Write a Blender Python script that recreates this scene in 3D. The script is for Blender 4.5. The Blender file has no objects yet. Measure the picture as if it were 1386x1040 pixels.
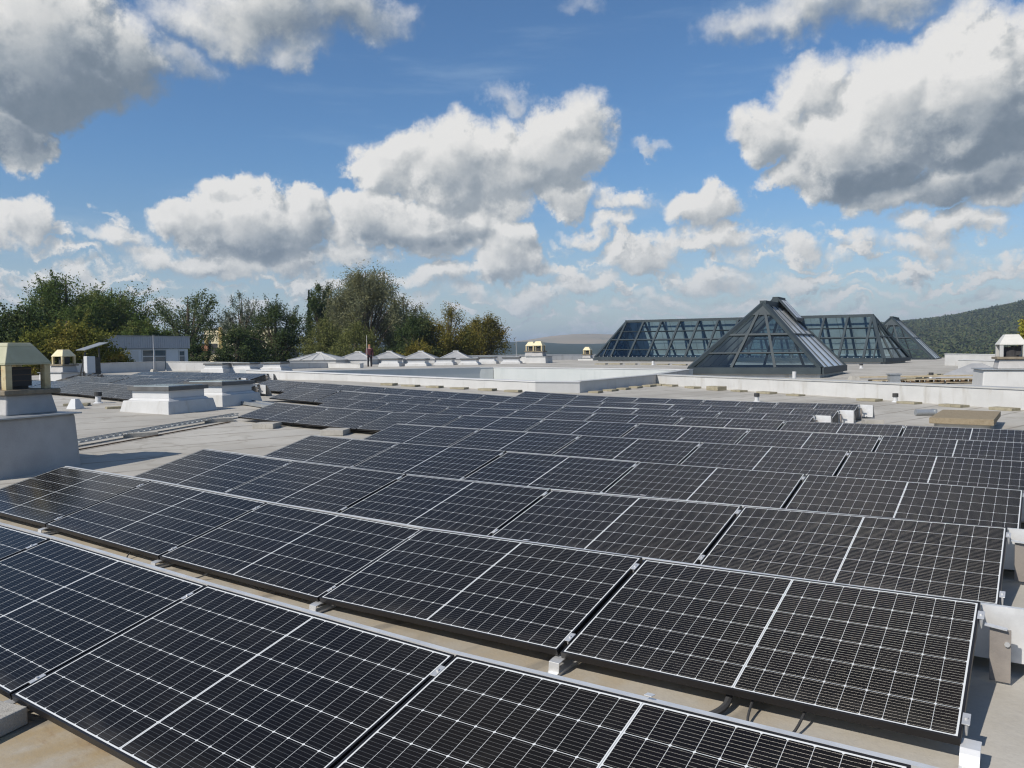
import bpy, bmesh, math, random
import numpy as np
from mathutils import Vector, Matrix
PI = math.pi
SC = bpy.context.scene
COL = SC.collection

# ------------------------------------------------------------------ camera
RIGHT = Vector((0.82328598, 0.56751618, -0.01120673))
UP = Vector((-0.01529769, 0.04191941, 0.99900388))
FWD = Vector((-0.56742064, 0.82229444, -0.04319335))
CAM = Vector((9.16897916, -1.53694278, 1.58523521))
cd = bpy.data.cameras.new('camera')
cam = bpy.data.objects.new('camera', cd)
COL.objects.link(cam)
m3 = Matrix((RIGHT, UP, -FWD)).transposed()
cam.matrix_world = Matrix.Translation(CAM) @ m3.to_4x4()
cd.sensor_width = 36.0
cd.lens = 36.0 * 1063.325 / 1386.0
cd.clip_start = 0.05
cd.clip_end = 40000
SC.camera = cam

# ------------------------------------------------------------------ sun, sky, exposure
SUN = Vector((-0.20, -0.73, 0.655)).normalized()
SUN_EL = math.asin(SUN.z)
sl = bpy.data.lights.new('sun', 'SUN')
sl.energy = 5.0
sl.angle = math.radians(0.53)
sl.color = (1.0, 0.93, 0.83)
so = bpy.data.objects.new('sun', sl)
so.rotation_euler = SUN.to_track_quat('Z', 'Y').to_euler()
so.location = (0, -20, 30)
COL.objects.link(so)
SC.view_settings.view_transform = 'Standard'
SC.view_settings.look = 'None'
SC.view_settings.exposure = 0.0
SC.view_settings.gamma = 1.0
SC.view_settings.use_curve_mapping = False
SC.cycles.pixel_filter_type = 'BLACKMAN_HARRIS'
SC.cycles.filter_width = 1.2
SC.cycles.max_bounces = 8
SC.cycles.transparent_max_bounces = 24
SC.cycles.volume_bounces = 0

BLOBS=[(-0.3661,0.3701,0.0575,0.0334),(-0.385,0.3216,0.0403,0.0227),(0.0094,0.2142,0.0557,0.0348),(-0.0471,0.1612,0.0373,0.0269),(0.1386,0.1578,0.0237,0.0125),(0.1017,0.1499,0.0368,0.0126),(0.1974,0.1289,0.0268,0.0125),(0.3894,0.1068,0.0238,0.0085),(0.4811,0.1378,0.0289,0.0129),(0.2898,0.1118,0.0222,0.0088),(-0.1227,0.07,0.0371,0.0083),(0.1472,0.053,0.0419,0.0083),(0.5034,0.0942,0.0241,0.0081),(0.86,0.34,0.22,0.17),(-0.1565,0.229,0.053,0.0409),(-0.1195,0.2555,0.0571,0.0304),(-0.0601,0.2277,0.0743,0.0532),(-0.1714,0.1604,0.0502,0.0353),(-0.2051,0.1375,0.027,0.0178),(-0.1166,0.161,0.0648,0.0356),(0.0031,0.3025,0.0296,0.0149),(0.0423,0.2442,0.0784,0.0493),(0.0952,0.2684,0.033,0.0319),(-0.0232,0.2057,0.0614,0.0402),(0.0697,0.1936,0.0535,0.0247),(-0.0847,0.1341,0.0419,0.0127),(-0.0004,0.1698,0.0373,0.0179),(-0.3419,0.1874,0.0385,0.0217),(-0.3835,0.1534,0.0424,0.03),(-0.312,0.1479,0.069,0.0445),(-0.2515,0.1603,0.0353,0.0364),(-0.4188,0.1057,0.0445,0.0168),(-0.4639,0.1286,0.0365,0.013),(-0.3507,0.1035,0.0589,0.019),(-0.2744,0.1123,0.0527,0.0211),(-0.1948,0.1153,0.0454,0.0162),(0.3149,0.2522,0.0511,0.0404),(0.3642,0.2974,0.0492,0.0399),(0.3926,0.2228,0.0708,0.0572),(0.4503,0.2595,0.0794,0.0641),(0.5224,0.2715,0.0795,0.0787),(0.544,0.1975,0.0559,0.039),(0.4358,0.1757,0.0702,0.0258),(0.336,0.1908,0.0369,0.0234),(0.5691,0.3061,0.0507,0.0412),(0.5096,0.1747,0.0682,0.0233),(-0.5255,0.3243,0.1021,0.0823),(-0.439,0.3263,0.0448,0.0509),(-0.5625,0.2324,0.0339,0.0365),(-0.2932,0.3875,0.1042,0.0423),(-0.1977,0.4003,0.0854,0.0355),(-0.3189,0.3663,0.0611,0.037),(-0.2599,0.3564,0.048,0.0275),(0.2851,0.3732,0.0633,0.0268),(0.3597,0.3773,0.0783,0.0332),(0.4491,0.3762,0.0824,0.0333),(0.1036,0.4027,0.0363,0.0106),(0.1708,0.2388,0.0269,0.0102),(0.1524,0.184,0.0326,0.0123),(-0.0103,0.1246,0.043,0.0363),(0.0223,0.1077,0.0327,0.0147),(-0.0853,0.0957,0.0429,0.0183),(0.2375,0.1696,0.0453,0.0226),(0.1566,0.1167,0.0488,0.0216),(0.2551,0.1336,0.0534,0.0176),(0.3421,0.1206,0.0279,0.0129),(0.2463,0.0913,0.0623,0.0134),(0.3447,0.0788,0.0504,0.0104),(0.4193,0.1227,0.0277,0.0117),(0.5242,0.1278,0.041,0.0189),(0.4814,0.1119,0.0374,0.0146),(0.0874,0.0883,0.0389,0.0184),(0.566,0.1592,0.0274,0.0212),(0.567,0.0876,0.0145,0.0093),(-0.5487,0.1432,0.0248,0.0262),(-0.5472,0.087,0.0221,0.0126),(-0.5124,0.0868,0.023,0.0129),(-0.5594,0.127,0.0273,0.0155),(0.1928,0.0658,0.0535,0.0091),(0.4632,0.0818,0.0295,0.0074),(0.4291,0.0583,0.0306,0.0068),(0.2812,0.0634,0.0511,0.0107),(0.3736,0.056,0.0321,0.0087),(0.539,0.0537,0.0245,0.008),(0.0265,0.0689,0.0467,0.0148),(-0.0483,0.0743,0.0374,0.0111),(-0.1223,0.093,0.0333,0.011)]
DARK=[(-0.4918,0.286,0.1629,0.0934,0.42),(-0.556,0.2258,0.0625,0.0513,0.5),(-0.2419,0.3844,0.1158,0.0517,0.3),(-0.542,0.2424,0.0857,0.0584,0.55),(-0.4248,0.2943,0.0471,0.0451,0.3),(-0.2333,0.3813,0.1071,0.0447,0.45),(0.4035,0.36,0.1111,0.0288,0.4),(0.4661,0.1697,0.1312,0.0303,0.6),(0.5439,0.2089,0.0777,0.0447,0.35),(-0.3252,0.1259,0.0861,0.0344,0.25),(-0.0661,0.1341,0.0653,0.0181,0.4),(-0.2652,0.1319,0.0529,0.0437,0.25),(-0.0831,0.2362,0.0556,0.0512,0.18),(-0.1216,0.134,0.0742,0.0162,0.3),(-0.5258,0.3172,0.0644,0.0421,0.25)]  #x


W = bpy.data.worlds.new('World')
SC.world = W
W.use_nodes = True
W.cycles.sampling_method = 'MANUAL'
W.cycles.sample_map_resolution = 512
NT = W.node_tree
NT.nodes.clear()


class NB:
    """small helper for building node trees"""
    def __init__(s, nt): s.nt = nt

    def n(s, t, **k):
        nd = s.nt.nodes.new(t)
        for a, b in k.items(): setattr(nd, a, b)
        return nd

    def put(s, sock, v):
        if isinstance(v, bpy.types.NodeSocket): s.nt.links.new(v, sock)
        elif v is not None: sock.default_value = v

    def m(s, op, a, b=None, c=None, clamp=False):
        nd = s.n('ShaderNodeMath', operation=op, use_clamp=clamp)
        s.put(nd.inputs[0], a); s.put(nd.inputs[1], b); s.put(nd.inputs[2], c)
        return nd.outputs[0]

    def v(s, op, a, b=None, c=None):
        nd = s.n('ShaderNodeVectorMath', operation=op)
        s.put(nd.inputs[0], a); s.put(nd.inputs[1], b)
        if c is not None:
            if op == 'SCALE': s.put(nd.inputs[3], c)
            else: s.put(nd.inputs[2], c)
        return nd.outputs[1] if op in ('DOT_PRODUCT', 'LENGTH', 'DISTANCE') else nd.outputs[0]

    def noise(s, vec, scale, detail=4, rough=.55, col=False, lac=2.0):
        nd = s.n('ShaderNodeTexNoise')
        s.put(nd.inputs['Vector'], vec)
        nd.inputs['Scale'].default_value = scale
        nd.inputs['Detail'].default_value = detail
        nd.inputs['Roughness'].default_value = rough
        nd.inputs['Lacunarity'].default_value = lac
        return nd.outputs['Color'] if col else nd.outputs[0]

    def ss(s, x, a, b, lo=0., hi=1.):
        nd = s.n('ShaderNodeMapRange', interpolation_type='SMOOTHSTEP')
        s.put(nd.inputs[0], x)
        for i, q in enumerate((a, b, lo, hi)): s.put(nd.inputs[i + 1], q)
        return nd.outputs[0]

    def mix(s, f, a, b, blend='MIX'):
        nd = s.n('ShaderNodeMix', data_type='RGBA', blend_type=blend)
        s.put(nd.inputs[0], f); s.put(nd.inputs[6], a); s.put(nd.inputs[7], b)
        return nd.outputs[2]


def cloud_group():
    """direction -> cloud thickness field (positive inside a cloud)"""
    g = bpy.data.node_groups.new('cloud_field', 'ShaderNodeTree')
    g.interface.new_socket('Direction', in_out='INPUT', socket_type='NodeSocketVector')
    g.interface.new_socket('Height', in_out='OUTPUT', socket_type='NodeSocketFloat')
    b = NB(g)
    gi = b.n('NodeGroupInput'); go = b.n('NodeGroupOutput')
    D = gi.outputs[0]
    # cauliflower warp from turbulence
    n1 = b.noise(D, 11, 2, .5, True)
    n2 = b.noise(D, 34, 5, .64, True)
    w1 = b.v('SCALE', b.v('SUBTRACT', n1, (.5, .5, .5)), None, .075)
    w2 = b.v('SCALE', b.v('SUBTRACT', n2, (.5, .5, .5)), None, .048)
    Dw = b.v('ADD', D, b.v('ADD', w1, w2))
    sx = b.n('ShaderNodeSeparateXYZ'); b.put(sx.inputs[0], Dw)
    x, y, z = sx.outputs
    a = b.m('MULTIPLY_ADD', x, 0.82306, b.m('MULTIPLY', y, 0.56795))
    f = b.m('MULTIPLY_ADD', x, -0.56795, b.m('MULTIPLY', y, 0.82306))
    az = b.m('ARCTAN2', a, f)
    el = b.m('ARCSINE', z)
    cb = b.n('ShaderNodeCombineXYZ'); b.put(cb.inputs[0], az); b.put(cb.inputs[1], el)
    P = cb.outputs[0]
    h = None
    for (u, v, ru, rv) in BLOBS:
        ru *= 1.09; rv *= 1.09
        q = b.v('MULTIPLY_ADD', P, (1 / ru, 1 / rv, 0), (-u / ru, -v / rv, 0))
        k = min(ru, rv) * 1.15
        d = b.m('MULTIPLY_ADD', b.v('DOT_PRODUCT', q, q), -k, k)
        h = d if h is None else b.m('SMOOTH_MAX', h, d, .012)
    # clouds round the rest of the sky, outside the part in the photograph
    out = b.ss(b.m('ABSOLUTE', az), .72, .95)
    hi = b.ss(el, .46, .62)
    rest = b.m('MAXIMUM', b.m('MULTIPLY', out, .80), hi)
    g2 = b.m('SUBTRACT', b.noise(b.v('MULTIPLY', D, (1, 1, 1.6)), 2.6, 5, .55), b.m('MULTIPLY_ADD', rest, -.52, 1.05))
    h = b.m('MAXIMUM', h, b.m('MULTIPLY', g2, .3))
    # fields of small far cumulus, seen flatter the lower they lie
    zz = b.m('ADD', b.m('MAXIMUM', z, 0.0), .035)
    c2 = b.n('ShaderNodeCombineXYZ'); b.put(c2.inputs[0], b.m('MULTIPLY', az, 18.0)); b.put(c2.inputs[1], b.m('MULTIPLY', b.m('LOGARITHM', zz, 2.718), 5.8))
    g3 = b.noise(c2.outputs[0], 1.0, 3, .5)
    g3 = b.m('MULTIPLY', b.m('SUBTRACT', g3, b.ss(el, .12, .22, .495, .80)), .13)
    h = b.m('MAXIMUM', h, g3)
    b.put(go.inputs[0], h)
    return g


def build_world():
    b = NB(NT)
    D = b.v('NORMALIZE', b.n('ShaderNodeTexCoord').outputs['Generated'])
    grp = cloud_group()

    def H(vec):
        nd = b.n('ShaderNodeGroup'); nd.node_tree = grp
        b.put(nd.inputs[0], vec)
        return nd.outputs[0]
    tosun = (Vector((0.823, 0.568, 0)) * -.62 + Vector((0, 0, 1)) * .78)
    h0 = H(D)
    h1 = H(b.v('ADD', D, tuple(tosun * .016)))
    h2 = H(b.v('ADD', D, (0.006, 0.004, -.045)))
    sx = b.n('ShaderNodeSeparateXYZ'); b.put(sx.inputs[0], D)
    el = b.m('ARCSINE', sx.outputs[2])
    x, y = sx.outputs[0], sx.outputs[1]
    a = b.m('MULTIPLY_ADD', x, 0.82306, b.m('MULTIPLY', y, 0.56795))
    f = b.m('MULTIPLY_ADD', x, -0.56795, b.m('MULTIPLY', y, 0.82306))
    cb = b.n('ShaderNodeCombineXYZ'); b.put(cb.inputs[0], b.m('ARCTAN2', a, f)); b.put(cb.inputs[1], el)
    wob = b.v('SCALE', b.v('SUBTRACT', b.noise(D, 9, 4, .6, True), (.5, .5, .5)), None, .12)
    P = b.v('ADD', cb.outputs[0], wob)
    dk = None
    for (u, v, ru, rv, k) in DARK:
        q = b.v('MULTIPLY_ADD', P, (1 / ru, 1 / rv, 0), (-u / ru, -v / rv, 0))
        d = b.m('MULTIPLY', b.m('SUBTRACT', 1.0, b.v('DOT_PRODUCT', q, q), clamp=True), k)
        dk = d if dk is None else b.m('MAXIMUM', dk, d)
    fine = b.noise(D, 60, 5, .62)
    edge = b.m('MULTIPLY_ADD', b.m('SUBTRACT', fine, .5), .022, h0)
    alpha = b.ss(edge, -.004, b.m('MULTIPLY_ADD', b.ss(el, .2, .36), .034, .016))
    relief = b.m('SUBTRACT', h0, h1)              # >0 where the surface faces the sun
    lit = b.ss(relief, -.024, .018)
    lit = b.m('MULTIPLY_ADD', b.m('SUBTRACT', fine, .5), .36, lit)
    base = b.ss(b.m('SUBTRACT', h0, h2), -.01, .045)  # >0 towards the flat bottoms
    sh = b.m('MULTIPLY_ADD', lit, .56, .52)
    sh = b.m('SUBTRACT', sh, b.m('MULTIPLY', base, .15))
    sh = b.m('SUBTRACT', sh, b.m('MULTIPLY', dk, .85))
    sh = b.m('SMOOTH_MAX', sh, b.m('MULTIPLY_ADD', fine, .30, -.02), .12)
    ramp = b.n('ShaderNodeValToRGB')
    cr = ramp.color_ramp
    cr.elements[0].position = 0; cr.elements[0].color = (.14, .185, .235, 1)
    cr.elements[1].position = 1; cr.elements[1].color = (.82, .81, .79, 1)
    for p_, c_ in ((.25, (.215, .26, .315, 1)), (.5, (.35, .39, .43, 1)), (.75, (.58, .595, .60, 1))):
        e = cr.elements.new(p_); e.color = c_
    b.put(ramp.inputs[0], sh)
    # far clouds sink into the pale air above the horizon
    low = b.ss(el, .0, .12, .50, 0)
    ccol = b.mix(low, ramp.outputs[0], (.42, .50, .57, 1))
    # thin high veil
    veil = b.noise(b.v('MULTIPLY', D, (1, 1, 7)), 3.2, 6, .6)
    va = b.m('MULTIPLY', b.ss(veil, .50, .78), b.ss(el, .05, .2, .35, .30))
    lowband = b.ss(b.noise(b.v('MULTIPLY', D, (1, 1, 5)), 17, 5, .6), .42, .66)
    lowa = b.m('MULTIPLY', lowband, b.ss(el, .03, .17, .62, 0))
    va = b.m('MAXIMUM', b.m('MAXIMUM', va, lowa), b.ss(el, .0, .16, .55, 0))
    vcol = b.mix(b.ss(el, .0, .2), (.40, .49, .565, 1), (.42, .55, .70, 1))
    sky = b.n('ShaderNodeTexSky', sky_type='NISHITA')
    sky.sun_disc = False
    sky.sun_elevation = SUN_EL
    sky.sun_rotation = math.atan2(SUN.x, SUN.y)
    sky.air_density = 1.0; sky.dust_density = .2; sky.ozone_density = 2.5
    s1 = b.n('ShaderNodeBackground'); b.put(s1.inputs[0], b.mix(1.0, sky.outputs[0], b.mix(b.ss(el, .03, .26), (.93, .95, 1.0, 1), (.70, .97, 1.18, 1)), 'MULTIPLY')); s1.inputs[1].default_value = SKY_STRENGTH
    s2 = b.n('ShaderNodeBackground'); b.put(s2.inputs[0], vcol); s2.inputs[1].default_value = 1.0
    s3 = b.n('ShaderNodeBackground'); b.put(s3.inputs[0], ccol); s3.inputs[1].default_value = 1.0
    m1 = b.n('ShaderNodeMixShader'); b.put(m1.inputs[0], va); b.put(m1.inputs[1], s1.outputs[0]); b.put(m1.inputs[2], s2.outputs[0])
    m2 = b.n('ShaderNodeMixShader'); b.put(m2.inputs[0], alpha); b.put(m2.inputs[1], m1.outputs[0]); b.put(m2.inputs[2], s3.outputs[0])
    o = b.n('ShaderNodeOutputWorld'); b.put(o.inputs[0], m2.outputs[0])


SKY_STRENGTH = 0.095
build_world()

# ------------------------------------------------------------------ materials
def new_mat(name):
    m = bpy.data.materials.new(name); m.use_nodes = True
    m.node_tree.nodes.clear()
    return m, NB(m.node_tree)


def finish(m, b, shader):
    o = b.n('ShaderNodeOutputMaterial'); b.put(o.inputs[0], shader)
    return m


def princ(b, col, rough=.6, metal=0., spec=.5, normal=None, **k):
    p = b.n('ShaderNodeBsdfPrincipled')
    b.put(p.inputs['Base Color'], col if isinstance(col, bpy.types.NodeSocket) else (*col, 1))
    b.put(p.inputs['Roughness'], rough); b.put(p.inputs['Metallic'], metal)
    b.put(p.inputs['Specular IOR Level'], spec)
    if normal is not None: b.put(p.inputs['Normal'], normal)
    for a, c in k.items(): b.put(p.inputs[a], c)
    return p.outputs[0]


def bump(b, h, strength=.3, dist=.01):
    n = b.n('ShaderNodeBump'); n.inputs['Strength'].default_value = strength
    n.inputs['Distance'].default_value = dist
    b.put(n.inputs['Height'], h)
    return n.outputs[0]


def mat_worn(name, c1, c2, scale=3., rough=.6, metal=0., spec=.4, bumps=.15, dirt=None, dirt_amt=.0, streak=False):
    """a surface whose colour wanders between two tones, with blotches of dirt"""
    m, b = new_mat(name)
    pos = b.n('ShaderNodeNewGeometry').outputs['Position']
    n1 = b.noise(pos, scale, 5, .6)
    col = b.mix(b.ss(n1, .3, .7), (*c1, 1), (*c2, 1))
    if dirt is not None:
        v = b.v('MULTIPLY', pos, (1, 1, .15)) if streak else pos
        n2 = b.noise(v, scale * 2.3, 6, .65)
        col = b.mix(b.m('MULTIPLY', b.ss(n2, .52, .72), dirt_amt), col, (*dirt, 1))
    n3 = b.noise(pos, scale * 18, 4, .6)
    r = b.m('MULTIPLY_ADD', n1, .2, rough - .1)
    return finish(m, b, princ(b, col, r, metal, spec, bump(b, n3, bumps, .01)))


def mat_cells():
    """solar cells under glass: half cells with white gaps, corner lozenges and silver wires (UV in metres)"""
    m, b = new_mat('solar_cells')
    uv = b.n('ShaderNodeTexCoord').outputs['UV']
    s = b.n('ShaderNodeSeparateXYZ'); b.put(s.inputs[0], uv)
    u, v = s.outputs[0], s.outputs[1]
    PW, PH, MG, MID = 1.755, 1.04, .0175, .010
    cw = (PW - 2 * MG - MID) / 20; ch = (PH - 2 * MG) / 6
    half = b.m('GREATER_THAN', u, PW / 2)
    u2 = b.m('SUBTRACT', b.m('SUBTRACT', u, MG), b.m('MULTIPLY', half, MID))
    fu = b.m('PINGPONG', u2, cw / 2)            # distance to the nearest column line
    v2 = b.m('SUBTRACT', v, MG)
    fv = b.m('PINGPONG', v2, ch / 2)
    lineu = b.m('LESS_THAN', fu, .0008)
    linev = b.m('LESS_THAN', fv, .0012)
    dia = b.m('LESS_THAN', b.m('ADD', fu, fv), .0075)
    mid = b.m('LESS_THAN', b.m('ABSOLUTE', b.m('SUBTRACT', u, PW / 2)), MID / 2 + .0012)
    midd = b.m('LESS_THAN', b.m('ABSOLUTE', b.m('SUBTRACT', u, PW / 2)), .0016)
    eu = b.m('LESS_THAN', b.m('MINIMUM', u, b.m('SUBTRACT', PW, u)), MG)
    ev = b.m('LESS_THAN', b.m('MINIMUM', v, b.m('SUBTRACT', PH, v)), MG)
    white = b.m('MAXIMUM', b.m('MAXIMUM', lineu, linev), b.m('MAXIMUM', dia, b.m('MAXIMUM', eu, ev)))
    white = b.m('MAXIMUM', white, mid)
    rnd = b.n('ShaderNodeObjectInfo').outputs['Random']
    # wires: nine to a cell row, running along the panel
    pitch = ch / 9
    fw = b.m('PINGPONG', b.m('ADD', v2, pitch / 2), pitch / 2)
    tt = b.m('SUBTRACT', b.m('FRACT', b.m('DIVIDE', b.m('ADD', v2, pitch / 2 + pitch / 2), pitch)), .5)
    wr = .0011
    wire = b.m('MULTIPLY', b.m('LESS_THAN', fw, wr), b.m('SUBTRACT', 1.0, white))
    # rounded normal across the wire, in world space from the panel's own axes
    tx = b.n('ShaderNodeTangent', direction_type='UV_MAP').outputs[0]
    ge = b.n('ShaderNodeNewGeometry').outputs['Normal']
    up = b.v('CROSS_PRODUCT', ge, tx)
    off = b.m('MULTIPLY', b.m('DIVIDE', b.m('MULTIPLY', tt, pitch), wr), .95)
    nw = b.v('NORMALIZE', b.v('ADD', ge, b.v('SCALE', up, None, b.m('MULTIPLY', off, 1.75))))
    pos = b.n('ShaderNodeNewGeometry').outputs['Position']
    n1 = b.noise(pos, .8, 2, .5)
    ccol = b.mix(rnd, (.0075, .0068, .0066, 1), (.0125, .0108, .0095, 1))
    ccol = b.mix(b.ss(n1, .35, .65), ccol, (.0070, .0068, .0082, 1))
    dust = b.ss(b.noise(pos, 5.5, 6, .7), .45, .8, 0, .016)
    low_ = b.m('MULTIPLY', b.ss(v, .16, .015), b.ss(b.noise(b.v('MULTIPLY', pos, (1, 3, 3)), 3.5, 5, .65), .35, .7, 0, .05))
    dust = b.m('ADD', dust, low_)
    ccol = b.mix(dust, ccol, (.45, .42, .37, 1))
    wcol = b.mix(midd, (.60, .62, .62, 1), (.30, .31, .32, 1))
    col = b.mix(white, ccol, wcol)
    p = princ(b, col, b.m('MULTIPLY_ADD', n1, .08, .13), 0., .11, **{'Specular Tint': (1.0, .88, .76, 1)})
    g = b.n('ShaderNodeBsdfAnisotropic')
    b.put(g.inputs['Color'], (.75, .72, .66, 1)); g.inputs['Roughness'].default_value = .36
    b.put(g.inputs['Normal'], nw)
    mx = b.n('ShaderNodeMixShader'); b.put(mx.inputs[0], b.m('MULTIPLY', wire, .17)); b.put(mx.inputs[1], p); b.put(mx.inputs[2], g.outputs[0])
    return finish(m, b, mx.outputs[0])


def mat_roof():
    """weathered grey-beige roofing felt: welded strips, puddle marks and brown dirt"""
    m, b = new_mat('roof_felt')
    pos = b.n('ShaderNodeNewGeometry').outputs['Position']
    ro = b.n('ShaderNodeVectorRotate', rotation_type='Z_AXIS'); b.put(ro.inputs[0], pos); ro.inputs['Angle'].default_value = math.radians(-76)
    q = ro.outputs[0]
    s = b.n('ShaderNodeSeparateXYZ'); b.put(s.inputs[0], q)
    big = b.noise(pos, .35, 5, .6)
    med = b.noise(pos, 1.7, 6, .65)
    strk = b.noise(b.v('MULTIPLY', q, (.25, 2.2, 1)), 1.2, 5, .6)
    fine = b.noise(pos, 45, 4, .7)
    col = b.mix(b.ss(big, .3, .7), (.33, .312, .275, 1), (.47, .45, .405, 1))
    col = b.mix(b.m('MULTIPLY', b.ss(med, .45, .75), .5), col, (.33, .30, .25, 1))
    col = b.mix(b.m('MULTIPLY', b.ss(strk, .52, .75), .35), col, (.30, .285, .26, 1))
    # brown dirt gathered between the first rows and where water stands
    so_ = b.n('ShaderNodeSeparateXYZ'); b.put(so_.inputs[0], pos)
    near = b.m('MULTIPLY', b.ss(so_.outputs[1], 2.6, 1.2), b.ss(so_.outputs[0], 9.4, 7.5))
    dn = b.noise(b.v('MULTIPLY', pos, (1.6, .8, 1)), 1.5, 6, .62)
    col = b.mix(b.m('MULTIPLY', near, b.ss(dn, .40, .62, .25, .95)), col, (.33, .255, .15, 1))
    rust = b.noise(b.v('MULTIPLY', pos, (1.0, 2.2, 1)), 2.1, 5, .7)
    col = b.mix(b.m('MULTIPLY', b.ss(rust, b.m('MULTIPLY_ADD', near, -.09, .60), .74), b.m('MULTIPLY_ADD', near, .75, .14)), col, (.22, .13, .06, 1))
    spot = b.noise(pos, 3.3, 6, .72)
    col = b.mix(b.ss(spot, .62, .72, 0, .45), col, (.20, .18, .15, 1))
    ring = b.m('ABSOLUTE', b.m('SUBTRACT', b.noise(pos, .55, 4, .5), .56))
    col = b.mix(b.ss(ring, .016, .003, 0, .40), col, (.24, .22, .18, 1))
    wob = b.m('MULTIPLY_ADD', b.noise(pos, .8, 2, .5), .10, s.outputs[1])
    seam = b.m('PINGPONG', wob, .525)
    sl_ = b.ss(seam, .055, .018)
    col = b.mix(b.m('MULTIPLY', sl_, b.ss(med, .3, .6, .35, .8)), col, (.20, .18, .15, 1))
    col = b.mix(b.ss(fine, .35, .75, 0, .22), col, (.25, .24, .22, 1))
    lip = b.ss(seam, .05, .045)
    h = b.m('ADD', b.m('MULTIPLY', fine, .25), b.m('ADD', b.m('MULTIPLY', lip, .5), b.m('MULTIPLY', med, 1.6)))
    return finish(m, b, princ(b, col, .82, 0, .25, bump(b, h, .5, .012)))


def mat_metal(name, col, rough=.35, aniso=False, metal=1.0):
    m, b = new_mat(name)
    pos = b.n('ShaderNodeNewGeometry').outputs['Position']
    n1 = b.noise(pos, 7, 5, .6)
    n2 = b.noise(b.v('MULTIPLY', pos, (2, 40, 40)), 3, 3, .6)
    c = b.mix(b.ss(n1, .3, .7), (*col, 1), tuple(x * .82 for x in col) + (1,))
    r = b.m('ADD', b.m('MULTIPLY_ADD', n1, .16, rough - .08), b.m('MULTIPLY', n2, .08))
    return finish(m, b, princ(b, c, r, metal, .5, bump(b, n1, .04, .01)))


def mat_glass(name, tint, refl=.05):
    m, b = new_mat(name)
    pos = b.n('ShaderNodeNewGeometry').outputs['Position']
    n = bump(b, b.noise(pos, .9, 2, .5), .05, .02)
    t = b.n('ShaderNodeBsdfTransparent'); b.put(t.inputs[0], (*tint, 1))
    g = b.n('ShaderNodeBsdfAnisotropic'); g.inputs['Roughness'].default_value = .03
    b.put(g.inputs['Color'], (.80, .86, .86, 1)); b.put(g.inputs['Normal'], n)
    lw = b.n('ShaderNodeFresnel'); lw.inputs[0].default_value = 1.55
    f = b.m('MULTIPLY_ADD', lw.outputs[0], 1.5, refl, clamp=True)
    mx = b.n('ShaderNodeMixShader'); b.put(mx.inputs[0], f); b.put(mx.inputs[1], t.outputs[0]); b.put(mx.inputs[2], g.outputs[0])
    return finish(m, b, mx.outputs[0])


def mat_leaf(name, ca, cb_, cc, trans=.25):
    """leaves: each leaf cluster takes a tone of its own"""
    m, b = new_mat(name)
    ge = b.n('ShaderNodeNewGeometry')
    r = ge.outputs['Random Per Island']
    n = b.noise(ge.outputs['Position'], .55, 3, .55)
    col = b.mix(b.ss(r, -.6, 1.6), (*ca, 1), (*cb_, 1))
    col = b.mix(b.ss(n, .48, .68), col, (*cc, 1))
    d = b.n('ShaderNodeBsdfDiffuse'); b.put(d.inputs[0], col)
    t = b.n('ShaderNodeBsdfTranslucent'); b.put(t.inputs[0], col)
    mx = b.n('ShaderNodeMixShader'); mx.inputs[0].default_value = trans
    b.put(mx.inputs[1], d.outputs[0]); b.put(mx.inputs[2], t.outputs[0])
    return finish(m, b, mx.outputs[0])


def mat_ground(name, cols, scale):
    m, b = new_mat(name)
    pos = b.n('ShaderNodeNewGeometry').outputs['Position']
    n1 = b.noise(pos, scale, 6, .62)
    n2 = b.noise(pos, scale * 6, 6, .65)
    c = b.mix(b.ss(n1, .38, .62), (*cols[0], 1), (*cols[1], 1))
    c = b.mix(b.ss(n2, .45, .7), c, (*cols[2], 1))
    return finish(m, b, princ(b, c, .95, 0, .1))


def mat_field():
    m, b = new_mat('ploughed_field')
    pos = b.n('ShaderNodeNewGeometry').outputs['Position']
    n1 = b.noise(b.v('MULTIPLY', pos, (1, 1, 3)), .0016, 3, .5)
    n2 = b.noise(pos, .006, 6, .7)
    vo = b.n('ShaderNodeTexVoronoi'); vo.inputs['Scale'].default_value = .0022
    b.put(vo.inputs['Vector'], b.v('ADD', pos, b.v('SCALE', b.noise(pos, .002, 3, .5, True), None, 300)))
    c = b.mix(b.ss(n1, .40, .60), (.40, .28, .165, 1), (.27, .215, .12, 1))
    c = b.mix(.35, c, b.mix(vo.outputs['Distance'], (.46, .33, .20, 1), (.14, .14, .07, 1)))
    s = b.n('ShaderNodeSeparateXYZ'); b.put(s.inputs[0], pos)
    c = b.mix(b.m('MULTIPLY', b.ss(n2, .55, .66), .75), c, (.05, .075, .03, 1))
    return finish(m, b, princ(b, c, .95, 0, .1))


M = {}
M['cells'] = mat_cells()
M['roof'] = mat_roof()
M['black_frame'] = mat_metal('black_anodised', (.018, .017, .018), .38, metal=.3)
M['alu'] = mat_metal('aluminium', (.72, .72, .71), .38, metal=.6)
M['alu_bright'] = mat_metal('mill_finish_sheet', (.80, .80, .79), .36, metal=.45)
M['galv'] = mat_metal('galvanised_steel', (.42, .44, .45), .5, metal=.7)
M['dark_plastic'] = mat_worn('dark_plastic', (.03, .03, .03), (.05, .05, .048), 6, .5)
M['grey_plate'] = mat_worn('grey_plate', (.20, .18, .165), (.26, .235, .21), 6, .55)
M['white'] = mat_worn('white_membrane', (.46, .46, .45), (.52, .52, .51), 1.3, .55, 0, .3, .12, (.33, .31, .27), .55, True)
M['white_clean'] = mat_worn('white_sheet', (.52, .53, .53), (.57, .57, .57), 1.5, .4, 0, .4, .04, (.60, .60, .58), .15, True)
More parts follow.
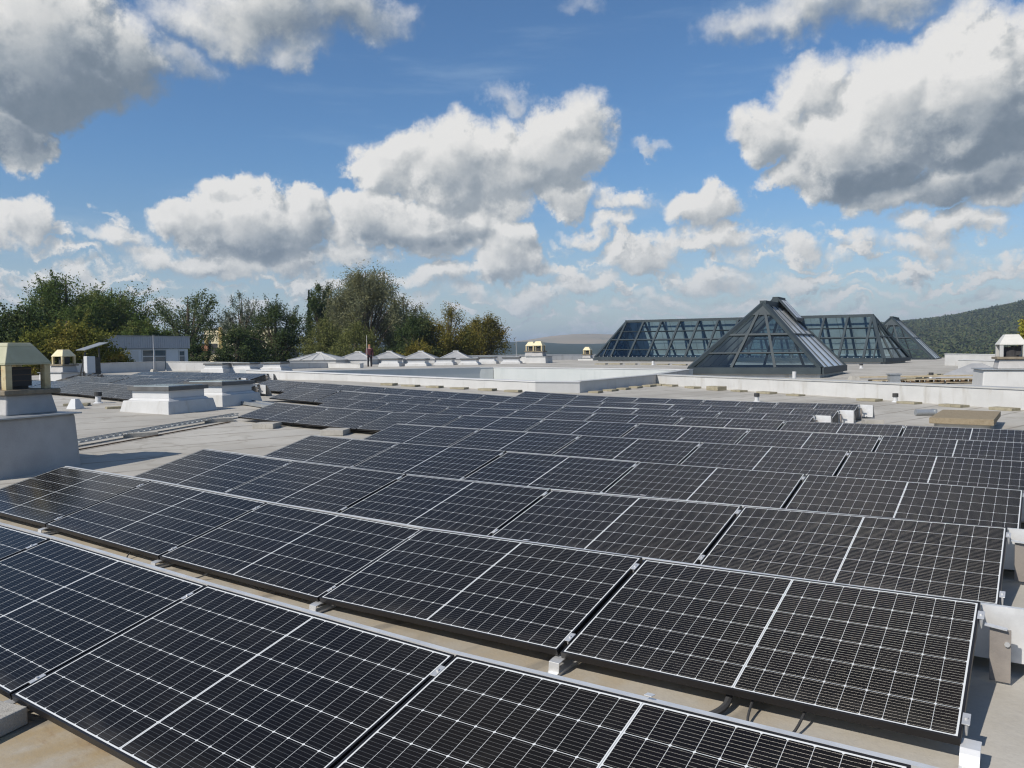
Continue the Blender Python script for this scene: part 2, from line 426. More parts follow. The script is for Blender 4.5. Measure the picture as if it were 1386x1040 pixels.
M['grey_coping'] = mat_worn('grey_coping', (.38, .38, .37), (.45, .45, .43), 2, .5, 0, .4, .08)
M['render'] = mat_worn('rough_white_render', (.35, .34, .33), (.42, .41, .40), 2.2, .85, 0, .2, .5, (.40, .38, .35), .5, True)
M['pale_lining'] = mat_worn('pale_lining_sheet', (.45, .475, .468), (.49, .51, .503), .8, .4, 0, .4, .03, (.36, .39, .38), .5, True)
M['cap'] = mat_worn('olive_cap', (.35, .345, .235), (.41, .405, .285), 4, .55, 0, .35, .12, (.30, .26, .15), .35)
M['cap_cream'] = mat_worn('cream_cap', (.60, .53, .33), (.66, .59, .40), 4, .55, 0, .35, .1, (.40, .33, .2), .3)
M['cap_white'] = mat_worn('pale_cap', (.50, .50, .46), (.56, .55, .51), 4, .5, 0, .35, .1)
M['post'] = mat_worn('rusty_post', (.50, .44, .28), (.42, .34, .19), 5, .7, 0, .3, .2, (.23, .09, .03), .9)
M['slab'] = mat_worn('brown_stone_slab', (.24, .205, .15), (.17, .145, .11), 7, .85, 0, .2, .4, (.08, .07, .06), .5)
M['concrete'] = mat_worn('concrete_block', (.33, .315, .28), (.41, .39, .35), 6, .9, 0, .2, .5, (.20, .18, .15), .5)
M['mossy'] = mat_worn('mossy_paver', (.25, .225, .16), (.33, .30, .22), 6, .9, 0, .2, .5, (.14, .12, .08), .6)
M['chip'] = mat_worn('chipboard', (.24, .195, .13), (.29, .24, .165), 22, .85, 0, .2, .6, (.16, .11, .06), .7)
M['wood'] = mat_worn('pale_wood', (.38, .31, .20), (.48, .41, .29), 6, .75, 0, .25, .3)
M['dark_wood'] = mat_worn('dark_wood', (.10, .065, .04), (.15, .10, .06), 6, .8)
M['steel_frame'] = mat_worn('slate_blue_frame', (.033, .045, .053), (.045, .060, .068), 1.2, .6, 0, .3, .04)
M['glass_blue'] = mat_glass('blue_roof_glass', (.66, .78, .86), .03)
M['glass_clear'] = mat_glass('clear_roof_glass', (.66, .76, .80), .04)
M['glass_grey'] = mat_worn('pale_reflection_glass', (.54, .55, .56), (.60, .61, .62), 1.2, .16, 0, .8, .02, (.30, .29, .27), .3, True)  # pale opaque base colour stands in for sky reflected in the panes
M['window'] = mat_worn('dark_window', (.05, .08, .10), (.09, .13, .15), .6, .08, 0, .8, .02)
M['dark'] = mat_worn('dark_interior', (.03, .03, .032), (.05, .05, .05), 2, .8)
M['hall'] = mat_worn('hall_dark', (.10, .115, .125), (.15, .165, .17), .8, .8)  # dark tone stands for the dim depth of the hall
M['lid_grey'] = mat_worn('dark_grey_lid', (.085, .085, .085), (.12, .12, .118), 4, .5)
M['grey_roofing'] = mat_worn('grey_roofing', (.27, .275, .28), (.34, .34, .34), 2, .7)
M['facade'] = mat_worn('grey_facade_panels', (.40, .41, .44), (.44, .45, .475), .7, .7)
M['facade_light'] = mat_worn('pale_facade', (.60, .63, .66), (.66, .68, .70), .7, .7)
M['yellow_wall'] = mat_worn('yellow_plaster', (.66, .58, .38), (.72, .64, .44), .5, .85)
M['yellow_dark'] = mat_worn('ochre_plaster', (.40, .30, .12), (.34, .25, .10), .5, .85)
M['brick'] = mat_worn('red_brown_plaster', (.32, .15, .08), (.24, .11, .06), .7, .85)
M['bark'] = mat_worn('bark', (.10, .08, .06), (.16, .13, .10), 3, .95, 0, .1, .6)
M['skin'] = mat_worn('skin', (.50, .30, .22), (.45, .26, .19), 9, .6)
M['jacket'] = mat_worn('dark_red_jacket', (.055, .014, .020), (.075, .018, .026), 9, .8)
M['trousers'] = mat_worn('dark_trousers', (.018, .017, .022), (.028, .026, .032), 9, .8)
M['hair'] = mat_worn('reddish_hair', (.30, .13, .045), (.22, .09, .03), 20, .6)
M['pole'] = mat_worn('white_pole_paint', (.62, .60, .58), (.70, .68, .66), 5, .4)
M['grass'] = mat_ground('grass_and_scrub', ((.045, .07, .022), (.075, .085, .03), (.11, .10, .05)), .02)
M['wooded'] = mat_ground('wooded_hillside', ((.044, .064, .026), (.062, .080, .032), (.100, .084, .044)), .012)
M['forest'] = mat_ground('dark_forest', ((.020, .032, .022), (.028, .042, .028), (.034, .044, .03)), .03)
M['field'] = mat_field()
LEAF = {
    'green': mat_leaf('leaves_green', (.055, .089, .025), (.125, .170, .050), (.172, .186, .059)),
    'yellowgreen': mat_leaf('leaves_yellow_green', (.078, .100, .022), (.196, .193, .047), (.265, .218, .055)),
    'dark': mat_leaf('leaves_dark', (.035, .058, .025), (.082, .113, .043), (.109, .129, .053)),
    'loose': mat_leaf('leaves_mid', (.062, .093, .041), (.149, .177, .082), (.118, .145, .066)),
    'silver': mat_leaf('leaves_silver', (.133, .154, .109), (.265, .281, .218), (.094, .122, .070)),
    'spruce': mat_leaf('needles', (.025, .045, .025), (.053, .077, .041), (.043, .064, .035), .1),
    'olive': mat_leaf('leaves_olive', (.086, .103, .035), (.196, .202, .074), (.149, .161, .062)),
    'grey': mat_leaf('leaves_grey_green', (.113, .129, .068), (.258, .258, .156), (.196, .190, .090)),
    'autumn': mat_leaf('leaves_autumn', (.114, .105, .024), (.246, .205, .048), (.120, .130, .041)),
    'autumndark': mat_leaf('leaves_dull_autumn', (.086, .089, .028), (.187, .161, .047), (.234, .177, .047)),
    'hillwood': mat_leaf('leaves_far_wood', (.046, .066, .028), (.068, .086, .036), (.108, .090, .048), .1),
    'autumn2': mat_leaf('leaves_bright', (.156, .177, .031), (.312, .290, .062), (.250, .177, .047)),
}


# ------------------------------------------------------------------ mesh helpers
class MB:
    """collects simple solids and links them as ONE mesh object"""
    def __init__(s): s.v = []; s.f = []; s.uv = None

    def quad_solid(s, lo, hi):
        """lo, hi: matching rings of points"""
        o = len(s.v); n = len(lo)
        s.v += [tuple(p) for p in lo] + [tuple(p) for p in hi]
        s.f.append(tuple(o + i for i in reversed(range(n))))
        s.f.append(tuple(o + n + i for i in range(n)))
        for i in range(n):
            j = (i + 1) % n
            s.f.append((o + i, o + j, o + n + j, o + n + i))
        return s

    def box(s, x0, x1, y0, y1, z0, z1, taper=0, fr=None):
        t = taper
        lo = [(x0, y0, z0), (x1, y0, z0), (x1, y1, z0), (x0, y1, z0)]
        hi = [(x0 + t, y0 + t, z1), (x1 - t, y0 + t, z1), (x1 - t, y1 - t, z1), (x0 + t, y1 - t, z1)]
        if fr: lo = [fr @ Vector(p) for p in lo]; hi = [fr @ Vector(p) for p in hi]
        return s.quad_solid(lo, hi)

    def bar(s, a, c, w, h=None, up=(0, 0, 1)):
        """a straight bar of rectangular section from a to c"""
        a = Vector(a); c = Vector(c); h = h or w
        d = (c - a).normalized(); up = Vector(up)
        sd = d.cross(up)
        if sd.length < 1e-4: sd = d.cross(Vector((1, 0, 0)))
        sd.normalize(); u = sd.cross(d)
        r = [sd * (-w / 2) - u * (h / 2), sd * (w / 2) - u * (h / 2), sd * (w / 2) + u * (h / 2), sd * (-w / 2) + u * (h / 2)]
        return s.quad_solid([a + q for q in r], [c + q for q in r])

    def tube(s, a, c, r0, r1=None, n=10):
        a = Vector(a); c = Vector(c); r1 = r0 if r1 is None else r1
        d = (c - a).normalized(); sd = d.orthogonal().normalized(); u = d.cross(sd)
        ring = lambda p, r: [p + sd * (r * math.cos(2 * PI * i / n)) + u * (r * math.sin(2 * PI * i / n)) for i in range(n)]
        return s.quad_solid(ring(a, r0), ring(c, r1))

    def face(s, *pts):
        o = len(s.v); s.v += [tuple(p) for p in pts]; s.f.append(tuple(range(o, o + len(pts)))); return s

    def build(s, name, mat, parent=None, bevel=0, smooth=False):
        me = bpy.data.meshes.new(name); me.from_pydata(s.v, [], s.f); me.update()
        if len(s.f) > 1:
            bm = bmesh.new(); bm.from_mesh(me)
            bmesh.ops.recalc_face_normals(bm, faces=bm.faces); bm.to_mesh(me); bm.free()
        me.materials.append(mat)
        o = bpy.data.objects.new(name, me); COL.objects.link(o)
        if parent is not None: o.parent = parent
        if bevel:
            bv = o.modifiers.new('bevel', 'BEVEL'); bv.width = bevel; bv.segments = 2; bv.limit_method = 'ANGLE'
        if smooth:
            me.polygons.foreach_set('use_smooth', [True] * len(me.polygons))
        return o


def tag(o, label=None, cat=None, group=None, kind=None):
    for k, v in (('label', label), ('category', cat), ('group', group), ('kind', kind)):
        if v: o[k] = v
    return o


def thing(name, label, cat, loc=(0, 0, 0), rz=0., group=None):
    o = bpy.data.objects.new(name, None); COL.objects.link(o)
    o.location = loc; o.rotation_euler = (0, 0, rz); o.empty_display_size = .2
    return tag(o, label, cat, group)


def copy_tree(o, label, parent=None):
    kids = list(o.children)
    c = o.copy(); COL.objects.link(c); c.parent = parent
    if label: c['label'] = label
    for k in kids: copy_tree(k, None, c)
    return c


# ------------------------------------------------------------------ roof level
RES = {0: {2: -.01, 3: -.047, 4: -.065, 5: -.03}, 1: {0: .0, 1: -.012, 2: -.049, 3: -.063, 4: -.036, 5: .004},
       2: {0: .007, 1: -.023, 2: -.042, 3: -.037, 4: -.005, 5: .04}, 3: {0: .019, 1: .004, 2: .003, 3: .002, 4: .008, 5: .01},
       4: {0: .043, 1: .038, 2: .035, 3: .035, 4: .038, 5: .04}, 5: {0: .048, 1: .05, 2: .053, 3: .051, 4: .044, 5: .04},
       6: {0: .029, 1: .027, 2: .024, 3: .024, 4: .03, 5: .035}, 7: {0: 0., 1: -.005, 2: -.007, 3: -.013, 4: -.015, 5: -.015},
       8: {0: -.018, 1: -.027, 2: -.036, 3: -.037, 4: -.04, 5: -.04}, 9: {0: -.022, 1: -.034, 2: -.044, 3: -.043, 4: -.045, 5: -.045}}
RES[0][1] = -.005; RES[0][0] = 0.
WP, RP, SKEW, TILT, PD, PWID = 1.775, 1.7777, .0374, .2346, 1.04, 1.755
DY = [.041, .017, -.017, -.027, -.027, -.006, -.024, -.002, .003, .041]


def hx(x):
    if x > -1: return 0.
    if x > -14: return .42 * (-1 - x) / 13
    return .42 + .03 * min(1, (-14 - x) / 10)


def roof(x, y):
    r = min(max((y - .5) / RP, 0), 9); j = x / WP
    k = 1.
    if j < 0: k = max(0, 1 + j / 2.)
    if y > 19: k *= max(0, 1 - (y - 19) / 5)
    j = min(max(j, 0), 5)
    r0 = min(int(r), 8); j0 = min(int(j), 4); fr = r - r0; fj = j - j0
    t = lambda a, c: RES[a][c]
    v = (t(r0, j0) * (1 - fj) + t(r0, j0 + 1) * fj) * (1 - fr) + (t(r0 + 1, j0) * (1 - fj) + t(r0 + 1, j0 + 1) * fj) * fr
    far = .22 * min(1, max(0, (y - 24) / 14)) if x > -14 else 0
    return max(hx(x), far) + v * k


COURT = [(-20.35, 20.66), (-5.4, 21.06), (-4.26, 21.84), (-4.5, 28.6), (-4.95, 33.38), (-17.98, 36.05), (-18.62, 35.35), (-22.45, 24.6)]


def inside(poly, x, y):
    c = False; n = len(poly)
    for i in range(n):
        (x0, y0), (x1, y1) = poly[i], poly[(i + 1) % n]
        if (y0 > y) != (y1 > y) and x < (x1 - x0) * (y - y0) / (y1 - y0) + x0: c = not c
    return c


def build_roof():
    from mathutils.geometry import delaunay_2d_cdt
    poly = [(-36, -14), (-37.5, 18), (-42, 28), (-46, 42), (-44, 62), (-36, 80), (-28, 97), (45, 97), (45, -14)]
    vs = []; es = []
    for lp, n in ((poly, 20), (COURT, 10)):
        o = len(vs); m = len(lp) * n
        for i, a in enumerate(lp):
            d = lp[(i + 1) % len(lp)]
            for k in range(n): vs.append(Vector(a).lerp(Vector(d), k / n))
        es += [(o + i, o + (i + 1) % m) for i in range(m)]
    outer = 20 * len(poly)
    r_ = random.Random(2)
    x = -45.
    while x < 45:
        st = .55 if -4 < x < 13 else 1.5
        y = -13.5
        while y < 96:
            sy = .5 if (-4 < x < 13 and y < 20) else 1.5
            if inside(poly, x, y) and not inside(COURT, x, y): vs.append(Vector((x + r_.uniform(-.05, .05), y)))
            y += sy
        x += st
    v2, e2, f2, _, _, _ = delaunay_2d_cdt(vs, es, [], 0, 1e-4)
    mb = MB(); mb.v = [(p.x, p.y, roof(p.x, p.y)) for p in v2]
    for f in f2:
        c = sum((v2[i] for i in f), Vector((0, 0))) / len(f)
        if not inside(COURT, c.x, c.y) and inside(poly, c.x, c.y): mb.f.append(tuple(f))
    o = len(mb.v)
    ring = vs[:outer]
    for p in ring: mb.v.append((p.x, p.y, roof(p.x, p.y)))
    for p in ring: mb.v.append((p.x, p.y, -9.2))
    for i in range(outer):
        j = (i + 1) % outer; mb.f.append((o + i, o + outer + i, o + outer + j, o + j))
    me = bpy.data.meshes.new('roof'); me.from_pydata(mb.v, [], mb.f); me.update()
    bm = bmesh.new(); bm.from_mesh(me); bmesh.ops.recalc_face_normals(bm, faces=bm.faces); bm.to_mesh(me); bm.free()
    me.polygons.foreach_set('use_smooth', [abs(p.normal.z) > .5 for p in me.polygons])
    me.materials.append(M['roof'])
    ob = bpy.data.objects.new('roof', me); COL.objects.link(ob)
    tag(ob, kind='structure')
    tag(MB().face(*((x, y, -3.4) for (x, y) in COURT)).build('courtyard_floor', M['grey_coping']), kind='structure')


build_roof()

# ------------------------------------------------------------------ ground, hills, haze
def build_ground():
    mb = MB(); R_ = 12000; n = 96
    c = (CAM.x, CAM.y)
    rad = [0, 40, 120, 300, 700, 1500, 3500, 7000, R_]
    mb.v.append((c[0], c[1], -9))
    for r in rad[1:]:
        for i in range(n):
            a = 2 * PI * i / n; mb.v.append((c[0] + r * math.cos(a), c[1] + r * math.sin(a), -9))
    for i in range(n): mb.f.append((0, 1 + i, 1 + (i + 1) % n))
    for k in range(len(rad) - 2):
        o = 1 + k * n
        for i in range(n):
            j = (i + 1) % n; mb.f.append((o + i, o + n + i, o + n + j, o + j))
    tag(mb.build('ground', M['grass']), kind='structure')


def hill(name, prof, d0, dc, d1, mat, seed, rough):
    """terrain: rises from d0 to its crest at dc, falls away to d1; prof lists (bearing, crest elevation)"""
    rng = random.Random(seed)
    a0, a1 = prof[0][0], prof[-1][0]
    na, nr = 150, 26
    xs = [p[0] for p in prof]; ys = [p[1] for p in prof]
    ph = [rng.uniform(0, 6) for _ in range(8)]
    mb = MB()
    for i in range(na):
        a = a0 + (a1 - a0) * i / (na - 1)
        e = float(np.interp(a, xs, ys))
        top = CAM.z + math.tan(e) * dc + 9
        edge = min(1, i / 8, (na - 1 - i) / 8)
        dx = -.56795 * math.cos(a) + .82306 * math.sin(a); dy = .82306 * math.cos(a) + .56795 * math.sin(a)
        for k in range(nr):
            r = d0 + (dc - d0) * k / (nr - 8) if k <= nr - 8 else dc + (d1 - dc) * (k - nr + 8) / 7
            t = (r - d0) / (dc - d0) if r <= dc else 1 - (r - dc) / (d1 - dc)
            t = max(t, 0)
            s = t * t * (3 - 2 * t)
            wv = sum(math.sin(a * (25 + 17 * q) + ph[q] + r * .0021 * (q + 1)) / (q + 1.5) for q in range(6)) * rough
            z = top * s * (1 + wv * (1 - .75 * t)) * edge - 9.5
            mb.v.append((CAM.x + dx * r, CAM.y + dy * r, z))
    for i in range(na - 1):
        for k in range(nr - 1):
            o = i * nr + k; mb.f.append((o, o + nr, o + nr + 1, o + 1))
    o = mb.build(name, mat, smooth=True)
    tag(o, kind='structure')


build_ground()
hill('ploughed_hill', [(-.30, .0012), (-0.2682, 0.0012), (-0.0866, 0.0047), (-0.0069, 0.0095), (0.0072, 0.0112), (0.026, 0.0138), (0.0495, 0.0173), (0.0775, 0.0193), (0.1008, 0.0194), (0.1286, 0.0181), (0.1653, 0.0148), (0.2196, 0.0104), (0.2813, 0.0059), (0.3657, 0.003)],
     3000, 4300, 5200, M['field'], 3, .05)
hill('forest_ridge', [(-0.80, 0.006), (-0.6976, 0.0072), (-0.4332, 0.0064), (-0.1788, 0.0094), (-0.0491, 0.0109), (-0.0022, 0.0104), (0.026, 0.0105), (0.0634, 0.0077), (0.1007, 0.0068), (0.147, 0.0077), (0.2196, 0.0067), (0.2813, 0.005), (0.3657, 0.0065), (0.60, 0.0059)],
     1300, 2400, 2900, M['forest'], 5, .04)
hill('wooded_hill', [(0.20, -.002), (0.2639, -.001), (0.3325, 0.005), (0.3656, 0.0125), (0.3899, 0.018), (0.4294, 0.0222), (0.4644, 0.0254), (0.4968, 0.0278), (0.5183, 0.0312), (0.5461, 0.0366), (0.5769, 0.0425), (0.6239, 0.0517), (0.7049, 0.0597), (0.9, 0.045), (1.1, .02)],
     600, 1700, 2300, M['wooded'], 9, .05)

# ------------------------------------------------------------------ solar panels
ORD = ['first', 'second', 'third', 'fourth', 'fifth', 'sixth', 'seventh', 'eighth', 'ninth', 'tenth', 'eleventh']
ROWNAME = ['front row', 'second row from the front', 'third row from the front', 'fourth row from the front', 'fifth row from the front',
           'sixth row from the front', 'seventh row from the front', 'eighth row from the front', 'ninth row from the front',
           'rearmost row']


def jx(r, j): return j * WP + r * SKEW + (-.027 if r == 0 else 0)
def jy(r): return r * RP + DY[min(r, 9)]
def jz(r, j, y=None): return .10 + roof(jx(r, j), (jy(r) if y is None else y) + .5)


def make_panel():
    t = thing('solar_panel', 'x', 'solar panel', group='solar panels in rows on the flat roof')
    f = MB(); w, th = .011, .034
    f.box(0, PWID, 0, w, -th, 0); f.box(0, PWID, PD - w, PD, -th, 0)
    f.box(0, w, w, PD - w, -th, 0); f.box(PWID - w, PWID, w, PD - w, -th, 0)
    f.build('frame', M['black_frame'], t, bevel=.0015)
    g = MB().face((w, w, -.002), (PWID - w, w, -.002), (PWID - w, PD - w, -.002), (w, PD - w, -.002)).build('cell_sheet', M['cells'], t)
    uv = g.data.uv_layers.new(name='UVMap')
    for l in g.data.loops:
        c = g.data.vertices[l.vertex_index].co; uv.data[l.index].uv = (c.x, c.y)
    MB().face((w, w, -.03), (w, PD - w, -.03), (PWID - w, PD - w, -.03), (PWID - w, w, -.03)).build('back_sheet', M['white_clean'], t)
    for v in (.12, .915):
        c = MB().box(PWID - .004, PWID + .024, v - .035, v + .035, .0005, .005)
        c.tube((PWID + .010, v, .005), (PWID + .010, v, .012), .007, n=8)
        c.box(PWID + .006, PWID + .014, v - .03, v + .03, -.05, .0)
        c.build('clamp', M['alu'], t, bevel=.001)
    return t


PROTO = make_panel()
FIRST = [True]
ROOT_ROWS = {0: (1, 6), 1: (0, 5), 2: (0, 5), 3: (0, 5), 4: (0, 5), 5: (-3, 5), 6: (-3, 5), 7: (-5, 3), 8: (-7, 3), 9: (-2, 3)}
rng = random.Random(4)


def put_panel(x, y, z, slope, label):
    if FIRST[0]:
        p = PROTO; FIRST[0] = False; p['label'] = label
    else:
        p = copy_tree(PROTO, label)
    p.location = (x, y, z)
    p.rotation_euler = (TILT + rng.gauss(0, .003), -slope + rng.gauss(0, .002), 0)
    return p


def deflector(name, label, group, pts):
    """pts: (x, ytop, ztop, zroof) along a row: folded sheet closing the back of the row"""
    mb = MB(); prof = []
    for (x, y, z, zr) in pts:
        prof.append([(x, y + .018, zr + .07), (x, y + .020, z - .003), (x, y + .055, z - .006), (x, y + .064, z - .014), (x, y + .115, z - .055), (x, y + .24, zr + .06), (x, y + .245, zr + .014), (x, y + .33, zr + .012)])
    n = len(prof[0])
    for p in prof: mb.v += p
    for i in range(len(prof) - 1):
        for k in range(n - 1):
            o = i * n + k; mb.f.append((o, o + n, o + n + 1, o + 1))
    # lap joints between the sheets
    for (x, y, z, zr) in pts[1:-1]:
        x2 = x - .88
        mb.bar((x2, y + .021, z - .0025), (x2, y + .055, z - .0075), .03, .003)
    o = mb.build(name, M['alu_bright'])
    sd = o.modifiers.new('thickness', 'SOLIDIFY'); sd.thickness = .0015
    return tag(o, label, 'wind deflector', group)


for r, (j0, j1) in ROOT_ROWS.items():
    y = jy(r)
    for j in range(j0, j1):
        za, zb = jz(r, j), jz(r, j + 1)
        k = j - j0; n = j1 - j0
        where = 'rightmost' if k == n - 1 else ('leftmost' if k == 0 else ORD[k] + ' from the left')
        lab = 'black framed solar panel, %s in the %s' % (where, ROWNAME[r])
        put_panel(jx(r, j) + .010, y, za, math.atan((zb - za) / WP), lab)
    yt = y + PD * math.cos(TILT); pts = []
    for j in range(j0, j1 + 1):
        x = jx(r, j) + (.01 if j == j0 else (-.01 if j < j1 else (.55 if r < 7 else .26)))
        pts.append((x, yt, jz(r, j) + PD * math.sin(TILT), roof(jx(r, j), yt)))
    deflector('wind_deflector', 'folded aluminium sheet along the back edge of the ' + ROWNAME[r], 'wind deflectors behind the panel rows', pts)


def foot(x, y, z, label):
    """folded foot carrying the low corners of two panels, with its rail on the roof"""
    t = thing('mounting_foot', label, 'mounting foot', (x, y, 0), 0, 'mounting feet under the panel joints')
    zr = roof(x, y)
    mb = MB()
    w = .03
    prof = [(-.085, zr + .014), (-.085, zr + .019), (-.052, zr + .020), (-.046, z - .010), (-.010, z - .004), (.05, z - .002), (.05, z - .008), (-.008, z - .010), (-.040, z - .016), (-.046, zr + .014)]
    mb.quad_solid([(-w, p[0], p[1]) for p in prof], [(w, p[0], p[1]) for p in prof])
    mb.build('bracket', M['alu'], t, bevel=.001)
    MB().box(-.03, .03, -.09, 1.25, zr + .003, zr + .020).build('base_rail', M['alu'], t, bevel=.002)
    return t


def end_support(x, y, z0, z1, zr, label, dark=True):
    """upright plate and foot at the right end of a row"""
    t = thing('end_support', label, 'mounting bracket', (x, y, 0), 0, 'end supports at the right ends of rows')
    yt = PD * math.cos(TILT)
    MB().box(.030, .115 if not dark else .06, yt - .125, yt - .115, zr + .02, z1 - .075).build('upright_plate', M['grey_plate'], t, bevel=.001)
    mb = MB(); mb.bar((.010, yt - .13, z1 - .06), (.10, yt - .13, z1 - .07), .04, .004); mb.tube((.10, yt - .135, z1 - .14), (.10, yt - .115, z1 - .14), .012, n=8)
    mb.build('clip', M['alu'], t)
    mb = MB(); w = .035
    prof = [(-.085, zr + .012), (-.085, zr + .018), (-.045, zr + .022), (-.03, z0 - .01), (-.01, z0 + .006), (.06, z0 + .012), (.06, z0 + .006), (-.01, z0 - .001), (-.022, z0 - .015), (-.04, zr + .016)]
    mb.quad_solid([(-.012, p[0], p[1]) for p in prof], [(.055, p[0], p[1]) for p in prof])
    mb.build('foot', M['alu_bright'], t, bevel=.001)
    mb = MB(); mb.box(.0, .05, -.12, .10, zr + .004, zr + .022)
    mb.build('base_rail', M['alu_bright'], t, bevel=.002)
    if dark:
        MB().quad_solid([(.0, .08, z0 - .01), (.0, yt - .18, z0 - .01), (.0, yt - .18, z1 - .08)], [(.006, .08, z0 - .01), (.006, yt - .18, z0 - .01), (.006, yt - .18, z1 - .08)]).build('shade_sheet', M['dark_plastic'], t)  # dark sheet standing in for the shade under the panels
    return t


for r in range(0, 4):
    j0, j1 = ROOT_ROWS[r]
    for j in range(j0 + (0 if r else 1), j1):
        k = j - j0
        if j == j0: lab = 'aluminium foot under the low left corner of the %s' % ROWNAME[r]
        else: lab = 'aluminium foot under the joint after the %s panel of the %s' % (ORD[k - 1], ROWNAME[r])
        foot(jx(r, j), jy(r), jz(r, j) - .03, lab)
for r in range(0, 10):
    j1 = ROOT_ROWS[r][1]; x = jx(r, j1)
    z0 = jz(r, j1); z1 = z0 + PD * math.sin(TILT)
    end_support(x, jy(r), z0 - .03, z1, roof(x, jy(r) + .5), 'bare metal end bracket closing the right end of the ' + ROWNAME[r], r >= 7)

# rows of the second field on the left, seen over the skylights
LEFT = [(9.62, -9.75, 6, 'nearest row of the left field'), (12.42, -10.3, 6, 'second row of the left field'),
        (14.2, -13.6, 6, 'third row of the left field'), (17.4, -16.2, 5, 'farthest row of the left field')]
for (y, xr, n, nm) in LEFT:
    pts = []
    for k in range(n):
        x = xr - (k + 1) * WP
        za, zb = .10 + roof(x, y + .5), .10 + roof(x + WP, y + .5)
        where = 'rightmost' if k == 0 else ORD[k] + ' from the right'
        put_panel(x + .01, y, za, math.atan((zb - za) / WP), 'solar panel, %s in the %s' % (where, nm))
    yt = y + PD * math.cos(TILT)
    for k in range(n, -1, -1):
        x = xr - k * WP + (.26 if k == 0 else 0)
        pts.append((x, yt, .10 + roof(x, y + .5) + PD * math.sin(TILT), roof(x, yt)))
    deflector('wind_deflector', 'folded metal sheet at the back of the ' + nm, 'wind deflectors behind the panel rows', pts)
    z0 = .10 + roof(xr, y + .5)
    end_support(xr, y, z0 - .03, z0 + PD * math.sin(TILT), roof(xr, y + .5), 'bracket and shade sheet at the right end of the ' + nm)


# ------------------------------------------------------------------ blocks, trays, pipes
def block(name, x, y, sx, sy, sz, rz, mat, label, cat, group=None, lift=0.):
    z = roof(x, y) + lift
    mb = MB(); r_ = random.Random(hash((x, y)) & 1023)
    j = lambda: r_.uniform(-.012, .012)
    lo = [(-sx / 2 + j(), -sy / 2 + j(), 0), (sx / 2 + j(), -sy / 2 + j(), 0), (sx / 2 + j(), sy / 2 + j(), 0), (-sx / 2 + j(), sy / 2 + j(), 0)]
    hi = [(p[0], p[1], sz + j() * .4) for p in lo]
    mb.quad_solid(lo, hi)
    o = mb.build(name, M[mat], bevel=.006)
    o.location = (x, y, z); o.rotation_euler = (0, 0, rz)
    return tag(o, label, cat, group)


block('ballast_block', -3.75, 8.55, .42, .42, .10, .5, 'concrete', 'grey concrete block on the roof under the first panel of the sixth row', 'concrete block')
block('ballast_block', -1.85, 8.62, .42, .42, .10, .45, 'concrete', 'grey concrete block on the roof under the second panel of the sixth row', 'concrete block')
block('ballast_block', -5.35, 8.55, .60, .25, .08, 1.2, 'concrete', 'concrete block holding the cable tray beside the low corner of the sixth row', 'concrete block')
block('ballast_block', -4.35, 6.25, .55, .22, .07, 1.2, 'concrete', 'concrete block under the middle of the perforated cable tray', 'concrete block')
block('ballast_block', 5.25, -.18, .50, .36, .08, .25, 'concrete', 'large concrete slab under the low edge of the front row at bottom left', 'concrete slab')
block('paving_slab', -10.9, 8.4, .55, .3, .06, .9, 'mossy', 'brown paving slab on the roof right of the large chimney', 'paving slab')
block('paving_slab', -9.55, 8.7, .5, .22, .05, 1.2, 'mossy', 'thin brown paving slab beside the left skylight', 'paving slab')
block('timber_offcut', -5.3, 14.7, .75, .16, .12, .1, 'wood', 'pale timber offcut lying at the ninth row of panels', 'timber')
block('ballast_block', 6.1, 16.0, .36, .36, .12, .4, 'concrete', 'concrete block beside the right end of the rearmost panel row', 'concrete block')

# cable tray running from the chimney to the sixth row
def cable_tray(name, a, c, w, h, label):
    a = Vector(a); c = Vector(c); L = (c - a).length; d = (c - a) / L
    n = d.cross(Vector((0, 0, 1))).normalized(); u = Vector((0, 0, 1))
    mb = MB(); step = .16; k = int(L / step)
    for sgn in (-1, 1):
        o = n * (sgn * w / 2)
        mb.bar(a + o + u * .008, c + o + u * .008, .004, .016); mb.bar(a + o + u * (h - .008), c + o + u * (h - .008), .004, .016)
        for i in range(k + 1):
            p = a + d * min(L, i * step) + o
            mb.bar(p + u * .012, p + u * (h - .012), .05, .004, up=d)
    mb.bar(a + u * .002, c + u * .002, w - .01, .003)
    t = tag(mb.build(name, M['galv']), label, 'cable tray')
    return t


ct = lambda x, y, dz=.05: (x, y, roof(x, y) + dz)
cable_tray('cable_tray', ct(-3.4, 3.6), ct(-5.75, 9.3), .12, .055, 'perforated galvanised cable tray running from chimney to sixth panel row')
MB_ = MB()
for i in range(14):
    a = Vector(ct(-3.1, 3.9, .02)).lerp(Vector(ct(-5.0, 8.6, .02)), i / 14); c = Vector(ct(-3.1, 3.9, .02)).lerp(Vector(ct(-5.0, 8.6, .02)), (i + 1) / 14)
    MB_.tube(a, c, .012, n=6)
tag(MB_.build('cable_conduit', M['dark_wood']), 'dark brown conduit lying on the roof beside the cable tray', 'conduit')
tr = MB(); a = Vector(ct(-9.2, 11.62, .05)); c = Vector(ct(-5.4, 10.95, .05))
tr.bar(a, c, .42, .05); tr.bar(a + Vector((0, -.2, .03)), c + Vector((0, -.2, .03)), .02, .05); tr.bar(a + Vector((0, .2, .03)), c + Vector((0, .2, .03)), .02, .05)
tag(tr.build('covered_tray', M['galv']), 'flat covered metal tray lying left of the seventh row of panels', 'cable tray')


